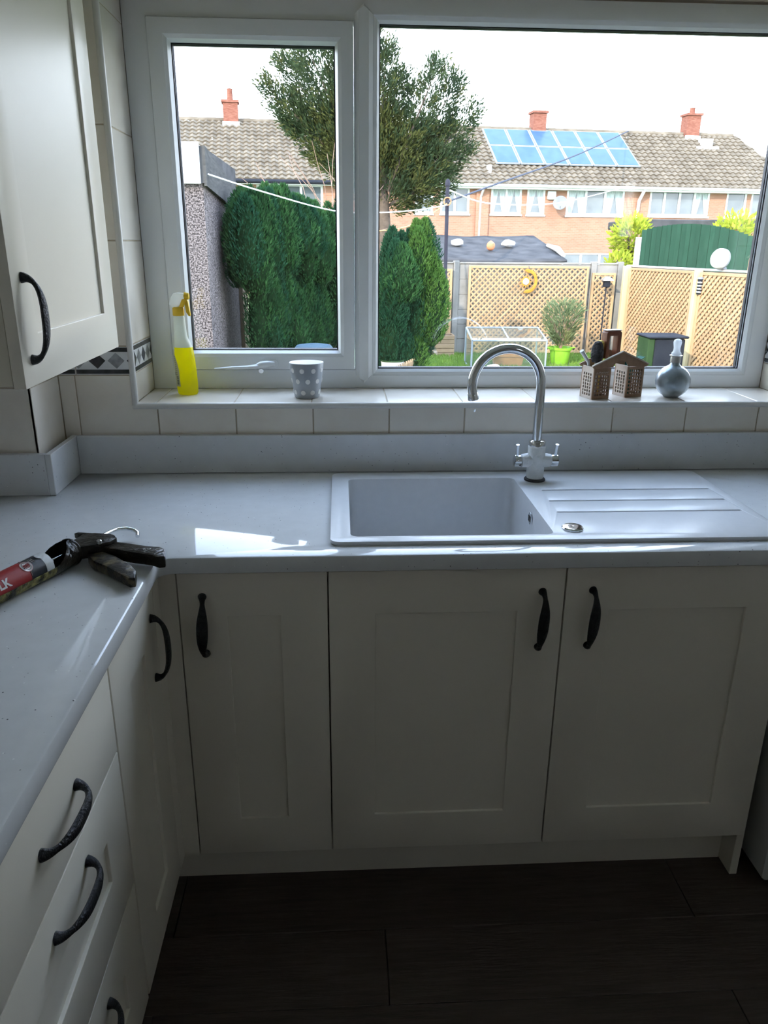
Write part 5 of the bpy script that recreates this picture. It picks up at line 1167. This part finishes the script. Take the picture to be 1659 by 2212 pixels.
for s_ in (-1, 1): MB().tube([(4.28+s_*.20, 13.33, GZ+.33), (4.28+s_*.27, 13.33, GZ+.345), (4.28+s_*.20, 13.42, GZ+.33)], .014, 8).build('lug', M['lime'], pt, True)
wb_ = thing('willowy_shrub', (4.28, 13.35, GZ+.293), 'feathery grey-green shrub growing in the lime pot', 'plant')
n = 1500; t_ = rng.uniform(0, 1, n); an = rng.uniform(0, 2*PI, n); rad = (.10+.42*t_)*np.sqrt(rng.uniform(0, 1, n))*(1.15-.55*t_**3)
P = np.stack([4.28+rad*np.cos(an), 13.35+rad*np.sin(an)*.7, GZ+.36+.86*t_*(1-.35*(rad/.5)**2)], 1); D = np.stack([np.cos(an)*.8, np.sin(an)*.6, .6+.5*rng.uniform(0, 1, n)], 1)+rng.normal(0, .3, (n, 3))
place('foliage', quads_mesh('foliage', leaves(P, D, .15, .022, rng), M['rosemary']), wb_)['kind'] = 'stuff'
mb = MB()
for k in range(14): a = k*2.4; mb.tube([(4.28, 13.35, GZ+.293), (4.28+.12*math.cos(a), 13.35+.1*math.sin(a), GZ+.65), (4.28+.32*math.cos(a), 13.35+.24*math.sin(a), GZ+.98)], [.012, .008, .004], 5)
mb.build('stems', M['twig'], wb_)
wp = thing('white_pot', (.86, 10.9, GZ), 'white enamel pot with a green rim behind the picket edging', 'pot')
MB().lathe([(.0, 0), (.14, 0), (.185, .44), (.175, .44), (.13, .04), (0, .03)], (.86, 10.9, GZ+.001), 28).build('body', M['white'], wp, True)
MB().tube([(.86+.183*math.cos(a), 10.9+.183*math.sin(a), GZ+.445) for a in [2*PI*i/28 for i in range(29)]], .012, 6).build('rim', M['bingreen'], wp, True)
MB().lathe([(0, .40), (.168, .402)], (.86, 10.9, GZ), 20).build('soil', M['soil'], wp)
pk = thing('picket_edging', (.95, 10.4, GZ), 'low wooden picket edging at the foot of the conifers', 'fence')
pA, pB = Vector((.60, 9.55, 0)), Vector((1.22, 11.0, 0)); npk = 17
for k in range(npk):
    c = pA.lerp(pB, k/(npk-1)); d = (pB-pA).normalized(); dn = Vector((-d.y, d.x, 0)); w_ = .030
    fn = lambda u, v, w, c=c, d=d, dn=dn: Vector((c.x+d.x*u+dn.x*w, c.y+d.y*u+dn.y*w, GZ+v))
    MB().prism([(-w_, 0), (w_, 0), (w_, .42), (0, .47), (-w_, .42)], fn, -.009, .009).build('picket', M['crate'], pk)
for z in (.12, .33): seg_box('rail', pA, pB, .010, .02, GZ+z, GZ+z+.04, 'crate', pk)
wbt = thing('water_butt', (-.28, 7.7, GZ), 'blue-grey water butt with a domed lid below the left pane', 'water butt')
MB().lathe([(0, 0), (.18, 0), (.20, .05), (.215, .6), (.20, 1.0), (.20, 1.01)], (-.28, 7.7, GZ+.001), 32).build('barrel', M['butt'], wbt, True)
MB().lathe([(.21, 1.011), (.222, 1.015), (.222, 1.05), (.20, 1.075), (.10, 1.09), (0, 1.093)], (-.28, 7.7, GZ), 32).build('lid', M['butt'], wbt, True)
so = thing('sun_ornament', (3.9, 14.93, .55), 'orange metal sun and crescent moon hanging on the large trellis', 'ornament')
Fo = lambda u, v, w: Vector((3.92+u, 14.915+w, .80+v))
cres = [(.21*math.cos(a), .24*math.sin(a)) for a in [math.radians(-112+224*i/28) for i in range(29)]]+[(.02+.13*math.cos(a), .165*math.sin(a)) for a in [math.radians(100-200*i/24) for i in range(25)]]
plate('crescent', cres, [], .02, M['orange'], Fo, so, .003)
star = []
for i in range(24): r_s = .125 if i % 2 == 0 else .078; a = 2*PI*i/24; star.append((-.035+r_s*math.cos(a), -.01+r_s*math.sin(a)))
plate('sun_rays', star, [], .012, M['orange'], lambda u, v, w: Fo(u, v, w-.014), so)
MB().lathe([(.068, 0), (.06, .016), (.03, .026), (0, .028)], Fo(-.035, -.01, -.012), 22, M4=Matrix.Rotation(PI/2, 4, 'X')).build('sun_face', M['stone'], so, True)
MB().tube([Fo(.02, .24, .0), Fo(.02, .30, .05)], .006, 5).build('hanger', M['ropedark'], so)
sl_ = thing('garden_lantern', (5.52, 14.70, GZ), 'stake lantern with a small metal roof in the fence corner', 'lantern')
MB().tube([(5.50, 14.70, GZ), (5.52, 14.70, .70)], .013, 8).build('stake', M['bin'], sl_, True)
MB().cbox(5.46, 5.58, 14.64, 14.76, .70, .83, .01).build('lamp_body', M['bin'], sl_)
MB().loft([[(5.52+s1*.11*f, 14.70+s2*.11*f, z) for s1, s2 in ((-1, -1), (1, -1), (1, 1), (-1, 1))] for f, z in ((1, .8305), (1, .845), (.25, .91))]).build('lamp_roof', M['silver'], sl_)
fl_ = thing('post_light', (FB.x-.09, FB.y-.12, .80), 'striped silver solar light fixed to the pale fence post', 'light')
for k in range(4): MB().lathe([(.055, 0), (.06, .01), (.055, .028)], (FB.x-.015, FB.y-.125, .72+k*.055), 16).build('ring', M['silver'], fl_, True)
MB().tube([(FB.x-.015, FB.y-.125, .70), (FB.x-.015, FB.y-.125, .96)], .043, 14).build('core', M['bin'], fl_, True)
MB().lathe([(.065, 0), (.05, .03), (0, .04)], (FB.x-.015, FB.y-.125, .9605), 16).build('cap', M['dish'], fl_, True)
wdk = thing('round_floodlight', (6.62, 12.05, 1.135), 'round white drum light on top of the right-hand fence', 'light')
dm4 = Matrix.Rotation(math.radians(-62), 4, 'Z') @ Matrix.Rotation(math.radians(80), 4, 'X')
cpos = (6.60, 12.05, 1.30)
MB().lathe([(0, .0), (.15, .0), (.165, .01), (.165, .10), (.155, .115), (0, .12)], cpos, 36, M4=dm4).build('drum', M['white'], wdk, True)
MB().lathe([(.166, .02), (.174, .022), (.174, .05), (.166, .052)], cpos, 36, M4=dm4).build('band', M['dish'], wdk, True)
MB().cbox(6.57, 6.68, 12.0, 12.08, 1.135, 1.17, .008).build('bracket', M['dish'], wdk)
bb = thing('bird_box', (7.08, 11.7, 0), 'small wooden bird box on a stake behind the right-hand fence', 'bird box')
MB().cbox(7.00, 7.22, 11.75, 11.93, 1.05, 1.33, .008).build('box', M['crate'], bb)
MB().prism([(-.15, 0), (.15, 0), (.0, .12)], lambda u, v, w: Vector((7.11+u, 11.84+w, 1.331+v)), -.13, .11).build('roof', M['thujal'] if False else M['bingreen'], bb)
MB().lathe([(0, 0), (.03, 0), (.03, .012), (0, .012)], (7.11, 11.749, 1.22), 14, M4=Matrix.Rotation(PI/2, 4, 'X')).build('entrance_hole', M['bin'], bb)
MB().tube([(7.11, 11.88, GZ), (7.11, 11.88, 1.05)], .03, 8).build('stake', M['bark'], bb)
bn = thing('compost_bin', (5.55, 11.6, GZ), 'dark plastic storage bin with a green side by the right fence', 'bin')
MB().cbox(5.36, 5.88, 11.45, 11.95, GZ, .02, .02).build('body', M['bin'], bn); MB().cbox(5.24, 5.355, 11.45, 11.95, GZ, .03, .015).build('green_side', M['bingreen'], bn); MB().cbox(5.22, 5.92, 11.40, 12.0, .031, .07, .015).build('lid', M['bin'], bn)
be = thing('brick_edging', (6.1, 11.3, GZ), 'row of terracotta bricks lying at the foot of the right fence', 'bricks')
for k in range(4): MB().cbox(5.95+.16*k, 6.09+.16*k, 11.0, 11.22, GZ, GZ+.28, .012).build('brick', M['terracotta'], be)
